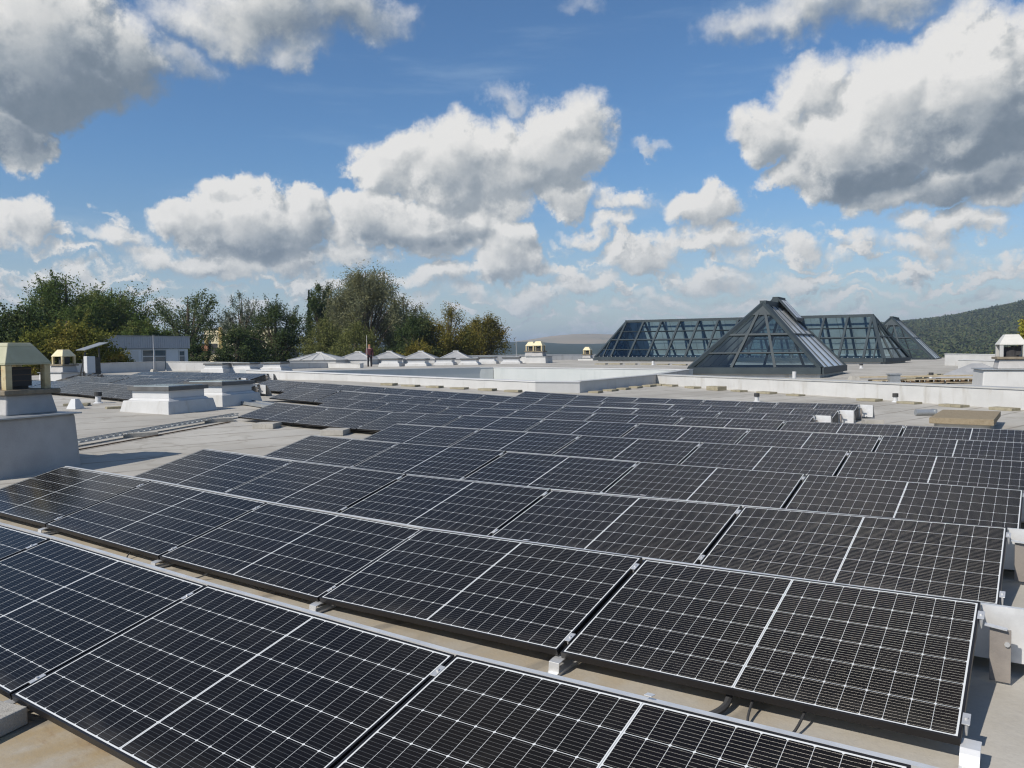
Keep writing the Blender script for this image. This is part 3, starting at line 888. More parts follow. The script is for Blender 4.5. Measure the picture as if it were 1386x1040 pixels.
def vent_pipe(x, y, h, r, label, capped=True):
    z = roof(x, y)
    t = thing('vent_pipe', label, 'vent pipe', (x, y, z), 0, 'short vent pipes on the roof')
    mb = MB().tube((0, 0, 0), (0, 0, h), r, n=14); mb.tube((0, 0, 0), (0, 0, .03), r * 1.8, r * 1.2, n=14)
    mb.build('pipe', M['white_clean'], t)
    if capped: MB().tube((0, 0, h - .01), (0, 0, h + .09), r * 1.35, r * 1.3, n=14).build('cap', M['dark'], t)
    return t


vent_pipe(1.97, 21.6, .16, .06, 'short white vent pipe with black cap in front of the glass pyramid')
vent_pipe(5.49, 22.9, .16, .06, 'short white vent pipe with black cap right of the panel row ends')
vent_pipe(-11.2, 9.1, .20, .07, 'short white vent pipe with black cap left of the left skylight')
vent_pipe(-.6, 50.5, .20, .08, 'white vent pipe with black cap beside the long glass roof')
vent_pipe(5.0, 35.0, .2, .07, 'white vent pipe with black cap by the shaded roof hip')
vent_pipe(-14.0, 49.5, .32, .09, 'white vent pipe with black cap between paving slabs at long glass roof')
vent_pipe(1.35, 28.0, .62, .07, 'plain white vent pipe standing before the glass pyramid', False)
vent_pipe(6.6, 46.5, .22, .08, 'white vent pipe with black cap before the far right parapet')

# small lying duct, covered box near the right edge
t = thing('lying_duct', 'short grey metal duct lying on the roof left of the chipboard box', 'duct', (6.72, 18.9, roof(6.72, 18.9)), .6)
MB().tube((-.22, 0, .075), (.22, 0, .075), .07, n=16).build('tube', M['galv'], t, smooth=False)
MB().box(.20, .24, -.09, .09, .0, .15).build('flange', M['galv'], t)
bx = thing('roof_hatch', 'low roof hatch covered with a brown chipboard sheet at right', 'roof hatch', (7.72, 16.45, roof(7.7, 16.4)), 0)
MB().box(-.42, .50, -1.05, 1.0, 0, .14).build('curb', M['concrete'], bx)
MB().box(-.36, .46, -1.16, -1.06, .01, .075).build('gutter_strip', M['alu_bright'], bx)
MB().box(-.50, .56, -1.12, 1.12, .14, .25).build('lid', M['chip'], bx, bevel=.006)


# ------------------------------------------------------------------ skylights
def skylight(name, x, y, rz, label, group, s=1., z=None, glassmat='window'):
    z = roof(x, y) if z is None else z
    t = thing(name, label, 'skylight', (x, y, z), rz, group); t.scale = (s, s, s)
    MB().box(-.86, .86, -.88, .88, -.12, .30, .09).build('curb', M['white'], t, bevel=.02)
    MB().box(-.70, .70, -.70, .70, .30, .36, .06).box(-.62, .62, -.62, .62, .36, .56).build('upstand', M['white_clean'], t, bevel=.008)
    mb = MB()
    for (a, c, d, e) in ((-.70, .70, -.70, -.61), (-.70, .70, .61, .70), (-.70, -.61, -.61, .61), (.61, .70, -.61, .61)): mb.box(a, c, d, e, .56, .665)
    mb.build('lid_frame', M['lid_grey'], t, bevel=.006)
    mb = MB()
    mb.quad_solid([(-.61, -.61, .60), (.61, -.61, .60), (.61, .61, .60), (-.61, .61, .60)], [(-.59, -.59, .68), (.59, -.59, .68), (.59, .59, .68), (-.59, .59, .68)])
    mb.build('glazing', M['sky_glass'], t)
    return t


mm, bb = new_mat('skylight_glazing')
M['sky_glass'] = finish(mm, bb, princ(bb, bb.mix(bb.ss(bb.noise(bb.n('ShaderNodeNewGeometry').outputs['Position'], 1.3, 3), .3, .7), (.30, .36, .38, 1), (.42, .48, .49, 1)), .12, 0, .6))
E1 = math.radians(13)
skylight('roof_skylight', -8.25, 9.25, E1, 'white square skylight with grey glazed lid, nearer and left of the pair', 'square skylights on the left roof', .90)
skylight('roof_skylight', -8.95, 11.15, E1, 'white square skylight with grey glazed lid, rear right of the pair', 'square skylights on the left roof', .90, z=roof(-8.95, 11.15))
for (x, y, nm) in [(-29.4, 25.4, 'leftmost'), (-28.6, 26.6, 'middle'), (-27.6, 27.9, 'rightmost')]:
    skylight('roof_dome', x, y, E1 + .2, 'small white roof dome before the left parapet, %s of three' % nm, 'roof domes before the left parapet', .84, z=.48)
for i, (x, y, z, s) in enumerate([(-32.11, 42.3, .40, 1.0), (-30.6, 43.6, .32, 1.05), (-30.9, 47.2, .35, 1.0), (-29.35, 48.4, .30, 1.0), (-30.6, 52.5, .35, 1.05), (-28.4, 52.9, .30, 1.05)]):
    skylight('roof_dome', x, y, E1 + .25, 'white roof dome beyond the sunken court, %s of six from the left' % ORD[i], 'roof domes beyond the sunken court', s, z=z)


def small_pyramid(x, y, w, h, zb, rz, label, lattice=False):
    t = thing('pyramid_rooflight', label, 'rooflight', (x, y, zb), rz, 'small pyramid rooflights before the trees')
    MB().box(-w / 2, w / 2, -w / 2, w / 2, -.6, .02).build('curb', M['white'], t)
    r_ = w * .53
    mb = MB(); b0 = [(-r_, -r_, .02), (r_, -r_, .02), (r_, r_, .02), (-r_, r_, .02)]; q = .12
    mb.quad_solid(b0, [(-q, -q, h), (q, -q, h), (q, q, h), (-q, q, h)])
    mb.build('roof', M['grey_roofing'] if not lattice else M['grey_coping'], t)
    mb = MB()
    for (sx, sy) in ((-1, -1), (1, -1), (1, 1), (-1, 1)): mb.bar((sx * r_, sy * r_, .04), (sx * q, sy * q, h + .02), .12, .05)
    if lattice:
        for k in (-.5, 0, .5):
            mb.bar((k * r_, -r_ * 1.0, .05), (k * q, -q, h + .02), .07, .04); mb.bar((-r_, k * r_, .05), (-q, k * q, h + .02), .07, .04)
    mb.build('hip_flashing', M['white'], t)
    MB().box(-.25, .25, -.25, .25, h - .02, h + .10).build('crown', M['white'], t)


for i, (x, y, w, h, z, lat) in enumerate([(-43.1, 45.0, 4.0, .62, .90, True), (-42.3, 48.8, 3.2, .68, .86, False), (-41.7, 52.2, 3.2, .70, .84, False), (-39.6, 54.2, 3.1, .72, .80, False), (-38.3, 57.8, 2.9, .74, .76, False)]):
    small_pyramid(x, y, w, h, z, E1 + .3, 'low grey pyramid rooflight before the trees, %s of five from the left%s' % (ORD[i], ', with ribbed sides' if lat else ''), lat)


# ------------------------------------------------------------------ chimneys
def chimney(x, y, z, rz, label, capmat, s=1., big=False, base_h=.72, base=1.33, postmat='post', oy=0.):
    t = thing('vent_chimney', label, 'chimney', (x, y, z), rz, 'capped ventilation chimneys'); t.scale = (s, s, s)
    bh = base_h; b = base / 2
    MB().box(-b - .05, b + .05, -b - .05, b + .05, -.2, bh, .05).build('base', M['render'] if big else M['white'], t, bevel=.03)
    MB().box(-b - .06, b + .06, -b - .06, b + .06, bh, bh + .02).build('flashing', M['galv'], t, bevel=.004)
    kids0 = set(t.children)
    c = .33
    MB().quad_solid([(-c - .05, -c - .05, bh + .02), (c + .05, -c - .05, bh + .02), (c + .05, c + .05, bh + .02), (-c - .05, c + .05, bh + .02)],
                    [(-c, -c, bh + .29), (c, -c, bh + .29), (c, c, bh + .29), (-c, c, bh + .29)]).build('collar', M['render'], t, bevel=.02)
    MB().box(-c - .08, c + .08, -c - .08, c + .08, bh + .29, bh + .355).build('stone_slab', M['slab'], t, bevel=.012)
    zt = bh + .69
    for i, (sx, sy) in enumerate(((-1, -1), (1, -1), (1, 1), (-1, 1))):
        MB().box(sx * (c - .05) - .045, sx * (c - .05) + .045, sy * (c - .05) - .045, sy * (c - .05) + .045, bh + .355, zt).build('post', M[postmat], t, bevel=.006)
    mb = MB().tube((0, 0, bh + .355), (0, 0, bh + .63), .19, n=18)
    mb.box(.02, .22, -.16, .12, bh + .40, bh + .66)
    mb.build('fan_housing', M['dark'], t)
    if big:
        wr = MB()
        for q in (.12, .2, .28):
            zz = bh + .355 + q
            for (a, d) in (((c - .05, -c + .05), (c - .05, c - .05)), ((-c + .05, -c + .05), (c - .05, -c + .05))):
                wr.bar((a[0], a[1], zz), (d[0], d[1], zz), .006)
        wr.build('guard_wire', M['dark_wood'], t)
    e, f = .34, .165
    mb = MB()
    mb.quad_solid([(-e, -e, zt), (e, -e, zt), (e, e, zt), (-e, e, zt)], [(-e, -e, zt + .02), (e, -e, zt + .02), (e, e, zt + .02), (-e, e, zt + .02)])
    lo = [(-e, -e, zt + .02), (e, -e, zt + .02), (e, e, zt + .02), (-e, e, zt + .02)]
    mid = [(-f - .035, -f - .035, zt + .25), (f + .035, -f - .035, zt + .25), (f + .035, f + .035, zt + .25), (-f - .035, f + .035, zt + .25)]
    hi = [(-f, -f, zt + .30), (f, -f, zt + .30), (f, f, zt + .30), (-f, f, zt + .30)]
    mb.quad_solid(lo, mid); mb.quad_solid(mid, hi)
    mb.build('cap', M[capmat], t, bevel=.008)
    for k_ in t.children:
        if k_ not in kids0: k_.location.y = oy
    return t


ch = chimney(-2.55, 3.20, .05, E1, 'large near vent chimney with olive green cap on rough white base', 'cap', big=True, oy=.25)
MB().box(-.30, .10, .40, .66, .74, .98).build('side_stub', M['render'], ch, bevel=.02)
chimney(-26.2, 15.5, .45, E1, 'small vent chimney with cream cap left of the inverter stand', 'cap_cream', 1.0, base_h=.38)
chimney(-27.0, 55.0, .35, E1, 'cream capped vent chimney with white base, nearer of the distant pair', 'cap_cream', 1.32, base_h=.5)
chimney(-29.2, 57.2, .40, E1, 'cream capped vent chimney half hidden behind its twin', 'cap_cream', 1.28, base_h=.5)
chimney(-29.75, 68.4, .45, E1, 'small distant cream capped vent chimney beside the long glass roof', 'cap_cream', 1.15, base_h=.2)
chimney(8.0, 29.0, .20, E1, 'vent chimney with pale grey cap at the far right', 'cap_white', 1.15, base_h=.5, base=1.6, postmat='grey_coping')


# ------------------------------------------------------------------ parapets and the sunken court
def wall(name, label, pts, th, mat, cope='white_clean', zb=None, cat='wall', deep=.3, inward=1):
    """pts: (x, y, ztop) along the outer foot; a wall with a capping sheet along it"""
    body = MB(); cap = MB()
    P = [Vector((p[0], p[1])) for p in pts]; n = len(P); off = []
    for i in range(n):
        d1 = (P[i] - P[i - 1]).normalized() if i else (P[1] - P[0]).normalized()
        d2 = (P[i + 1] - P[i]).normalized() if i < n - 1 else d1
        n1 = Vector((-d1.y, d1.x)); n2 = Vector((-d2.y, d2.x)); m_ = (n1 + n2).normalized()
        off.append(P[i] + m_ * (inward * th / max(.35, m_.dot(n1))))
    for i in range(n - 1):
        a, c, a2, c2 = P[i], P[i + 1], off[i], off[i + 1]
        za, zc = pts[i][2], pts[i + 1][2]
        la = roof(a.x, a.y) - deep; lc = roof(c.x, c.y) - deep
        o = len(body.v)
        body.quad_solid([(a.x, a.y, la), (c.x, c.y, lc), (c2.x, c2.y, lc), (a2.x, a2.y, la)], [(a.x, a.y, za), (c.x, c.y, zc), (c2.x, c2.y, zc), (a2.x, a2.y, za)])
        d_ = c - a; m = max(1, int(d_.length / 1.9)); out_ = (a - a2).normalized() * .004
        for q in range(1, m):
            if (c - a).length < 3: break
            w_ = d_.normalized() * .035; b0 = a + d_ * (q / m); zt_ = za + (zc - za) * q / m - .01; zb_ = la + (lc - la) * q / m
            lo_ = [b0 - w_, b0 + w_, b0 + w_ + out_, b0 - w_ + out_]
            body.quad_solid([(p.x, p.y, zb_) for p in lo_], [(p.x, p.y, zt_) for p in lo_])
        k = .03
        nn = (a2 - a).normalized() * k; nc = (c2 - c).normalized() * k
        lo = [(a.x - nn.x, a.y - nn.y, za), (c.x - nc.x, c.y - nc.y, zc), (c2.x + nc.x, c2.y + nc.y, zc), (a2.x + nn.x, a2.y + nn.y, za)]
        cap.quad_solid([(p[0], p[1], p[2] - .0) for p in lo], [(p[0], p[1], p[2] + .035) for p in lo])
    t = thing(name, label, cat)
    body.build('wall_body', M[mat], t)
    cap.build('coping', M[cope], t)
    return t


wall('court_wall', 'low white front wall of the sunken court behind the panels', [(-20.4, 20.5, .82), (-5.35, 20.9, .485), (-4.1, 21.75, .46)], .32, 'white', 'white_clean', deep=3.8, inward=1)
wall('court_wall', 'low shaded side wall of the sunken court ending at long parapet', [(-4.1, 21.76, .46), (-4.35, 28.6, .475), (-4.8, 33.2, .56)], .32, 'white', 'grey_coping', deep=3.8, inward=1)
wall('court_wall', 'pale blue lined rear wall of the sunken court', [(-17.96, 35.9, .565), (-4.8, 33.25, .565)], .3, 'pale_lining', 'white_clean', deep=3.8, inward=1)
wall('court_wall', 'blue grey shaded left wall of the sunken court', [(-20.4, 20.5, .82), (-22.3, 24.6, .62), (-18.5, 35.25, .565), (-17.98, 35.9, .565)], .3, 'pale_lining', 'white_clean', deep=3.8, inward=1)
wall('long_parapet', 'long low white parapet crossing the roof before the glass pyramid', [(-4.34, 28.58, .475), (3.9, 24.35, .47), (8.55, 21.4, .47), (15.0, 17.4, .47)], .55, 'white', 'grey_coping', inward=1)
wall('left_parapet', 'shaded grey parapet at far left behind the inverter stand', [(-37.0, 20.0, 1.03), (-40.0, 28.7, 1.06)], .3, 'white', 'grey_coping', inward=1)
wall('left_parapet', 'sunlit white parapet at left before the grey building', [(-40.0, 28.8, 1.06), (-34.6, 31.4, .93), (-34.0, 37.6, .80), (-30.4, 37.3, .74)], .3, 'white', 'grey_coping', inward=1)
wall('far_parapet', 'far white parapet behind the cream capped chimneys', [(-41.5, 61.0, 1.02), (-37.0, 68.3, 1.06), (-32.5, 76.2, 1.0), (-27.0, 78.0, 1.0)], .4, 'white', 'white_clean', inward=1)
wall('far_parapet', 'far white parapet at right below the wooded hill', [(3.1, 58.7, .98), (9.6, 51.5, .92), (20.0, 44.0, .9)], .4, 'white', 'white_clean', inward=1)
wall('far_parapet', 'nearer low white parapet at right beside the pale capped chimney', [(4.9, 47.2, .77), (8.6, 42.6, .75), (16.0, 34.0, .7)], .4, 'white', 'white_clean', inward=1)

# paving slabs weighting the membrane along the walls
def pavers(a, c, n, mat, label, group, w=.5, d=.32, h=.06, skip=()):
    a = Vector(a); c = Vector(c); r_ = random.Random(int(a.x * 10))
    ang = math.atan2(c.y - a.y, c.x - a.x)
    for i in range(n):
        if i in skip: continue
        p = a.lerp(c, (i + r_.uniform(-.08, .08)) / max(1, n - 1))
        block('paving_slab', p.x, p.y, w * r_.uniform(.85, 1.1), d, h * r_.uniform(.8, 1.2), ang + r_.uniform(-.08, .08), mat, label % ORD[i] if '%s' in label else label, 'paving slab', group)


pavers((-11.2, 19.85), (-6.0, 20.45), 6, 'mossy', 'brown paving slab lying along the court front wall, %s from the left', 'paving slabs along the court front wall', .62, .34, .07)
pavers((-3.75, 22.2), (-3.95, 28.0), 6, 'mossy', 'brown paving slab lying along the shaded court side wall, %s from the front', 'paving slabs along the shaded court wall', .55, .36, .06)
pavers((-3.4, 27.75), (8.2, 21.15), 11, 'mossy', 'brown paving slab lying along the long parapet, %s from the left', 'paving slabs along the long parapet', .62, .34, .06, skip=(2, 6))
block('paving_slab', -.95, 26.25, .62, .42, .15, -.5, 'mossy', 'double stacked brown paving slabs at the long parapet', 'paving slab', 'paving slabs along the long parapet')


# ------------------------------------------------------------------ glass roofs
def glass_roof(name, label, A, B, C, D, R1, R2, bays, hipbars, curbmat, curb_to, glass, glass2=None, fan=False, hipglass=None, vent=False, jack=False):
    """hipped glass roof; A B C D eaves corners (A-B below the ridge R1-R2), steel bars, rails, glazing"""
    A, B, C, D, R1, R2 = (Vector(q) for q in (A, B, C, D, R1, R2))
    base = (A + B + C + D) / 4; base.z = min(q.z for q in (A, B, C, D))
    t = thing(name, label, 'glass roof', base, 0, 'hipped glass roofs')
    L = lambda q: Vector(q) - base
    A, B, C, D, R1, R2 = (L(q) for q in (A, B, C, D, R1, R2))
    up = Vector((0, 0, 1))
    # glazing, one sheet to a slope
    sl = [('glazing', (A, B, R2, R1), glass), ('glazing', (B, C, R2), hipglass or glass), ('glazing', (C, D, R1, R2), glass2 or glass), ('glazing', (D, A, R1), hipglass or glass)]
    for nm, pts, g in sl: MB().face(*pts).build(nm, M[g], t)
    # hips and ridge
    fr = MB()
    for (a, c) in ((A, R1), (B, R2), (C, R2), (D, R1)): fr.bar(a, c, .26, .16)
    fr.bar(R1 - (R2 - R1).normalized() * .1, R2 + (R2 - R1).normalized() * .1, .30, .22)
    fr.build('hip_frame', M['steel_frame'], t)
    bd = MB()
    for (a, c) in ((A, B), (B, C), (C, D), (D, A)):
        bd.bar(a - up * .12, c - up * .12, .24, .30)
    bd.build('eaves_band', M['steel_frame'], t)
    cb = MB(); ctr = (A + B + C + D) / 4
    ins = lambda q: Vector((q.x + (ctr.x - q.x) * .02, q.y + (ctr.y - q.y) * .02, q.z))
    pts = [ins(q) for q in (A, B, C, D)]
    for i in range(4):
        a, c = pts[i], pts[(i + 1) % 4]
        a2, c2 = a + (ctr - a) * .06, c + (ctr - c) * .06
        a2.z = a.z; c2.z = c.z
        cb.quad_solid([q - up * curb_to for q in (a, c, c2, a2)], [q - up * .27 for q in (a, c, c2, a2)])
    cb.build('curb', M[curbmat], t)
    bars = MB(); rails = MB(); snaps = MB()

    def slope(a, c, rc, ra, n):
        ridge = rc - ra; eav = c - a; e = eav.normalized()
        nrm = eav.cross(ra - a).normalized()
        if nrm.z < 0: nrm = -nrm
        for k in range(n + 1):
            p = ra + ridge * (k / n)
            if fan: q = a + eav * (k / n)
            else:
                q = a + e * ((p - a).dot(e))
                if jack and k in (0, n): pass
            if fan and k in (0, n): continue
            bars.bar(p + nrm * .01, q + nrm * .01, .075 if fan else .17, .06 if fan else .16, up=nrm)
        if not fan:
            for (cor, rr) in ((a, ra), (c, rc)):
                foot_ = a + e * ((rr - a).dot(e)); m_ = (cor + foot_) / 2
                bars.bar(m_ + nrm * .01, cor.lerp(rr, .5) + nrm * .01, .09, .12, up=nrm)
        for h, w in (((.50, .06),) if fan else ((.47, .12), (.20, .05), (.70, .035))):
            rails.bar(a.lerp(ra, h) + nrm * .02, c.lerp(rc, h) + nrm * .02, w, .08, up=nrm)
        m = int((c - a).length / .42)
        for k in range(1, 0 if fan else m): snaps.bar(a.lerp(c, k / m) + nrm * .07, a.lerp(c, k / m) + nrm * .11 + (ra - a).normalized() * .05, .05, .03)

    def hip(a, c, r, n):
        nrm = (c - a).cross(r - a).normalized()
        if nrm.z < 0: nrm = -nrm
        for k in range(1, n + 1):
            q = a.lerp(c, k / (n + 1)); bars.bar(q + nrm * .01, r.lerp(q, .16) + nrm * .01, .12, .14, up=nrm)
        for h, w in ((.5, .10), (.22, .06)):
            rails.bar(a.lerp(r, h) + nrm * .02, c.lerp(r, h) + nrm * .02, w, .08, up=nrm)
        fr2 = MB().quad_solid([a.lerp(r, .80) + nrm * .02, c.lerp(r, .80) + nrm * .02, r + nrm * .02], [a.lerp(r, .80) + nrm * .06, c.lerp(r, .80) + nrm * .06, r + nrm * .06])
        fr2.build('apex_plate', M['steel_frame'], t)
    slope(A, B, R2, R1, bays); slope(C, D, R1, R2, bays)
    hip(B, C, R2, hipbars); hip(D, A, R1, hipbars)
    bars.build('glazing_bars', M['steel_frame'], t)
    rails.build('rails', M['steel_frame'], t)
    snaps.build('bar_caps', M['alu'], t)
    if vent:
        d = (R2 - R1).normalized(); n_ = Vector((-d.y, d.x, 0)); mid_ = R1.lerp(R2, .62)
        v = MB(); a = R1.lerp(R2, .62); c = R2 + d * .12
        for s_ in (1, -1):
            w0 = n_ * (.10 * s_); w1 = n_ * (1.05 * s_) - up * 1.10
            v.quad_solid([a + w0 + up * .28, c + w0 + up * .28, c + w1 + up * .28, a + w1 + up * .28], [q + up * .10 for q in (a + w0 + up * .28, c + w0 + up * .28, c + w1 + up * .28, a + w1 + up * .28)])
        v.quad_solid([a - n_ * .16 + up * .05, c - n_ * .16 + up * .05, c + n_ * .16 + up * .05, a + n_ * .16 + up * .05], [a - n_ * .14 + up * .40, c - n_ * .14 + up * .40, c + n_ * .14 + up * .40, a + n_ * .14 + up * .40])
        v.build('ridge_vent', M['steel_frame'], t)
        for s_ in (1, -1):
            for (k0, k1) in ((.14, .48), (.54, .90)):
                a1, c1 = a.lerp(c, k0), a.lerp(c, k1)
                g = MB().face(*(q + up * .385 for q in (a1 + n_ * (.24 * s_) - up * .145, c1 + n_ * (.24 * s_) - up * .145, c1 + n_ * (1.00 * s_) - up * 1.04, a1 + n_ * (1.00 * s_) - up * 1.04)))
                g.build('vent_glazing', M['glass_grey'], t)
    # dark sheet just below the eaves, standing in for the unlit hall
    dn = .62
    MB().face(*(q.lerp(ctr, .08) - up * dn for q in (A, B, C, D))).build('hall_dark_sheet', M['hall'], t)
    return t


pA, pB, pC = Vector((-5.27, 34.44, .62)), Vector((.58, 35.32, .62)), Vector((.42, 40.95, .62))
pD = pA + (pC - pB)
f1 = (pA + pB) / 2 + (pC - pB) * .31; f2 = (pA + pB) / 2 + (pC - pB) * .93
f1.z = f2.z = 3.72
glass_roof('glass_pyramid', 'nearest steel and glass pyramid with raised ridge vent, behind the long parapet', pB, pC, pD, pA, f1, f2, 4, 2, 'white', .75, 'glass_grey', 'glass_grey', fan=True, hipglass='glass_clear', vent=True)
off = Vector((.6, 48.0, -.25)); S_ = 1.34
q_ = lambda p: Vector((pB.x + (p.x - pB.x) * S_, pB.y + (p.y - pB.y) * S_, .62 + (p.z - .62) * S_)) + off - Vector((1.5, 0, .1))
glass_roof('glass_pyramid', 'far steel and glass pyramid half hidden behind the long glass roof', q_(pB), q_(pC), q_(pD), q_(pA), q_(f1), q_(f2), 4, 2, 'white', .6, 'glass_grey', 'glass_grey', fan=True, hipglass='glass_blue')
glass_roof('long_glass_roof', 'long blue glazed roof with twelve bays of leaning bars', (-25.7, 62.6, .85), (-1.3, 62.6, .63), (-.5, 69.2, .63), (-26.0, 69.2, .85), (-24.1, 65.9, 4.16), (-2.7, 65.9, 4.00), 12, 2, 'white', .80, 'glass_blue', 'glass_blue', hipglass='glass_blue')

# ------------------------------------------------------------------ loose things on the far right of the roof
def pallet(x, y, z, rz, label):
    t = thing('wooden_pallet', label, 'pallet', (x, y, z), rz, 'wooden pallets on the far roof')
    mb = MB()
    for k in range(5): mb.box(-.6, .6, -.4 + k * .175, -.4 + k * .175 + .10, .122, .144)
    mb.build('deck', M['wood'], t)
    mb = MB()
    for sx in (-.55, 0, .55):
        for sy in (-.35, 0, .35): mb.box(sx - .05, sx + .05, sy - .05, sy + .05, .022, .10)
    mb.build('feet', M['dark_wood'], t)
    mb = MB()
    for sy in (-.35, 0, .35): mb.box(-.6, .6, sy - .05, sy + .05, 0, .022)
    for sx in (-.55, 0, .55): mb.box(sx - .05, sx + .05, -.4, .4, .10, .122)
    mb.build('boards', M['wood'], t)
    return t


E3 = math.radians(36)
for i, (x, y) in enumerate([(4.0, 31.2), (5.05, 31.95), (6.15, 32.6)]):
    pallet(x, y, roof(x, y) + .04, E3, 'pale wooden pallet on the roof behind the long parapet, %s of three' % ('leftmost', 'middle', 'rightmost')[i])
pl = MB(); pl.bar((2.9, 30.6, .40), (7.0, 33.3, .42), .30, .04); pl.bar((3.6, 31.5, .40), (7.3, 33.9, .42), .26, .04)
tag(pl.build('plank_deck', M['wood']), 'long pale planks laid across the row of pallets', 'planks')
wz = roof(3.3, 30.5)
w_ = MB().quad_solid([(-.28, -.2, 0), (.28, -.2, 0), (.28, .2, 0), (-.28, .2, 0)], [(-.12, -.12, .36), (.12, -.12, .36), (.12, .12, .36), (-.12, .12, .36)])
o = w_.build('tapered_block', M['concrete']); o.location = (2.95, 30.3, wz); o.rotation_euler = (0, 0, .6)
tag(o, 'tapered concrete block at the left end of the pallets', 'concrete block')
o = MB().box(-.18, .18, -.15, .15, 0, .40).box(-.22, .22, -.19, .19, .40, .44).build('metal_box', M['galv']); o.location = (4.25, 30.75, roof(4.2, 30.7)); o.rotation_euler = (0, 0, .5)
tag(o, 'small grey metal box standing in front of the pallets', 'metal box')
o = w_ = MB().quad_solid([(-.14, -.14, 0), (.14, -.14, 0), (.14, .14, 0), (-.14, .14, 0)], [(-.06, -.06, .24), (.06, -.06, .24), (.06, .06, .24), (-.06, .06, .24)]).build('rod_base', M['white_clean'])
o.location = (-10.15, 8.0, roof(-10.1, 8.0)); o.rotation_euler = (0, 0, .3)
tag(o, 'white tapered block of the lightning system left of the skylights', 'concrete block')
hp = MB(); hz = roof(6.2, 35.5)
hp.quad_solid([(-1.5, -1.6, -.05), (1.9, -.6, -.05), (.9, 2.6, -.05), (-1.0, 2.2, -.05)], [(-.1, .3, .62), (.3, .4, .62), (.3, .7, .62), (-.1, .7, .62)])
o = hp.build('roof_hip', M['grey_roofing']); o.location = (6.4, 36.2, hz)
tag(o, 'shaded grey roof hip bordered by paving slabs at right', 'roof hip')
pavers((4.2, 34.2), (4.9, 39.0), 6, 'mossy', 'paving slab left of the shaded roof hip, %s from the front', 'paving slabs beside the roof hip', .8, .4, .08)
pavers((6.9, 34.0), (8.6, 37.2), 6, 'mossy', 'paving slab right of the shaded roof hip, %s from the front', 'paving slabs beside the roof hip', .6, .4, .08)
pavers((-18.6, 50.5), (-9.2, 51.5), 9, 'mossy', 'flat paving slab on the roof before the long glass roof, %s from the left', 'paving slabs before the long glass roof', .9, .5, .08)


def rod(x, y, z, h, label):
    t = thing('lightning_rod', label, 'lightning rod', (x, y, z), 0, 'thin lightning rods')
    MB().tube((0, 0, 0), (0, 0, h), .018, .010, n=6).build('rod', M['pole'], t)
    MB().box(-.18, .18, -.18, .18, -.04, .12, .05).build('base', M['concrete'], t)


rod(-38.0, 26.7, .5, 2.3, 'thin lightning rod before the grey building at left')
rod(-35.9, 64.6, .5, 2.3, 'thin lightning rod standing before the dark forest ridge')

# inverter stand with its little roof
st = thing('inverter_stand', 'grey inverter cabinet on black stand under tilted sheet roof', 'inverter stand', (-23.7, 15.4, .45), E1)
st.scale = (.75, .75, .84)
MB().box(.05, .32, -.55, -.02, .45, 1.28).build('cabinet', M['white_clean'], st, bevel=.03)
MB().box(-.15, .10, .12, .50, .15, 1.22).build('second_cabinet', M['dark_plastic'], st, bevel=.02)
for i, (a, c) in enumerate((((0, -.6, 0), (0, -.35, 1.5)), ((0, .55, 0), (0, .5, 1.7)), ((-.4, -.5, 0), (-.1, -.3, 1.5)), ((.35, -.75, 0), (.02, -.45, .7)))):
    MB().bar(a, c, .06).build('leg', M['dark_plastic'], st)
MB().bar((0, -.6, 1.1), (0, .6, 1.1), .06).bar((0, -.6, .5), (0, .6, .5), .06).build('cross_rail', M['dark_plastic'], st)
MB().bar((.1, -.75, 1.58), (.1, .75, 1.95), .7, .03).build('sheet_roof', M['galv'], st)


# cables under the low edge of the second row
def cable(pts, r, label):
    mb = MB()
    P = [Vector(p) for p in pts]; Q = []
    for i in range(len(P) - 1):
        p0, p1, p2, p3 = P[max(0, i - 1)], P[i], P[i + 1], P[min(len(P) - 1, i + 2)]
        for k in range(8):
            t = k / 8
            Q.append(.5 * (2 * p1 + (p2 - p0) * t + (2 * p0 - 5 * p1 + 4 * p2 - p3) * t * t + (3 * p1 - p0 - 3 * p2 + p3) * t ** 3))
    Q.append(P[-1])
    for a, c in zip(Q, Q[1:]): mb.tube(a, c, r, n=7)
    return tag(mb.build('cable', M['dark']), label, 'cable', 'loose cables under the second row')


zc = lambda x, y, d: (x, y, roof(x, y) + d)
cable([zc(7.97, 1.95, .10), zc(8.0, 1.80, .035), zc(7.95, 1.66, .02), zc(7.85, 1.58, .018), zc(7.67, 1.55, .018)], .016, 'thick black cable end poking out under the second row of panels')
cable([zc(8.1, 1.95, .10), zc(8.12, 1.72, .02), zc(8.21, 1.66, .015), zc(8.31, 1.70, .02), zc(8.33, 1.95, .10)], .006, 'thin black cable loop hanging out under the second row of panels')
cable([zc(3.1, 1.95, .10), zc(3.2, 1.76, .015), zc(3.6, 1.70, .012), zc(4.1, 1.74, .015), zc(4.2, 1.95, .10)], .005, 'thin black cable sagging to the roof under the second row, further left')


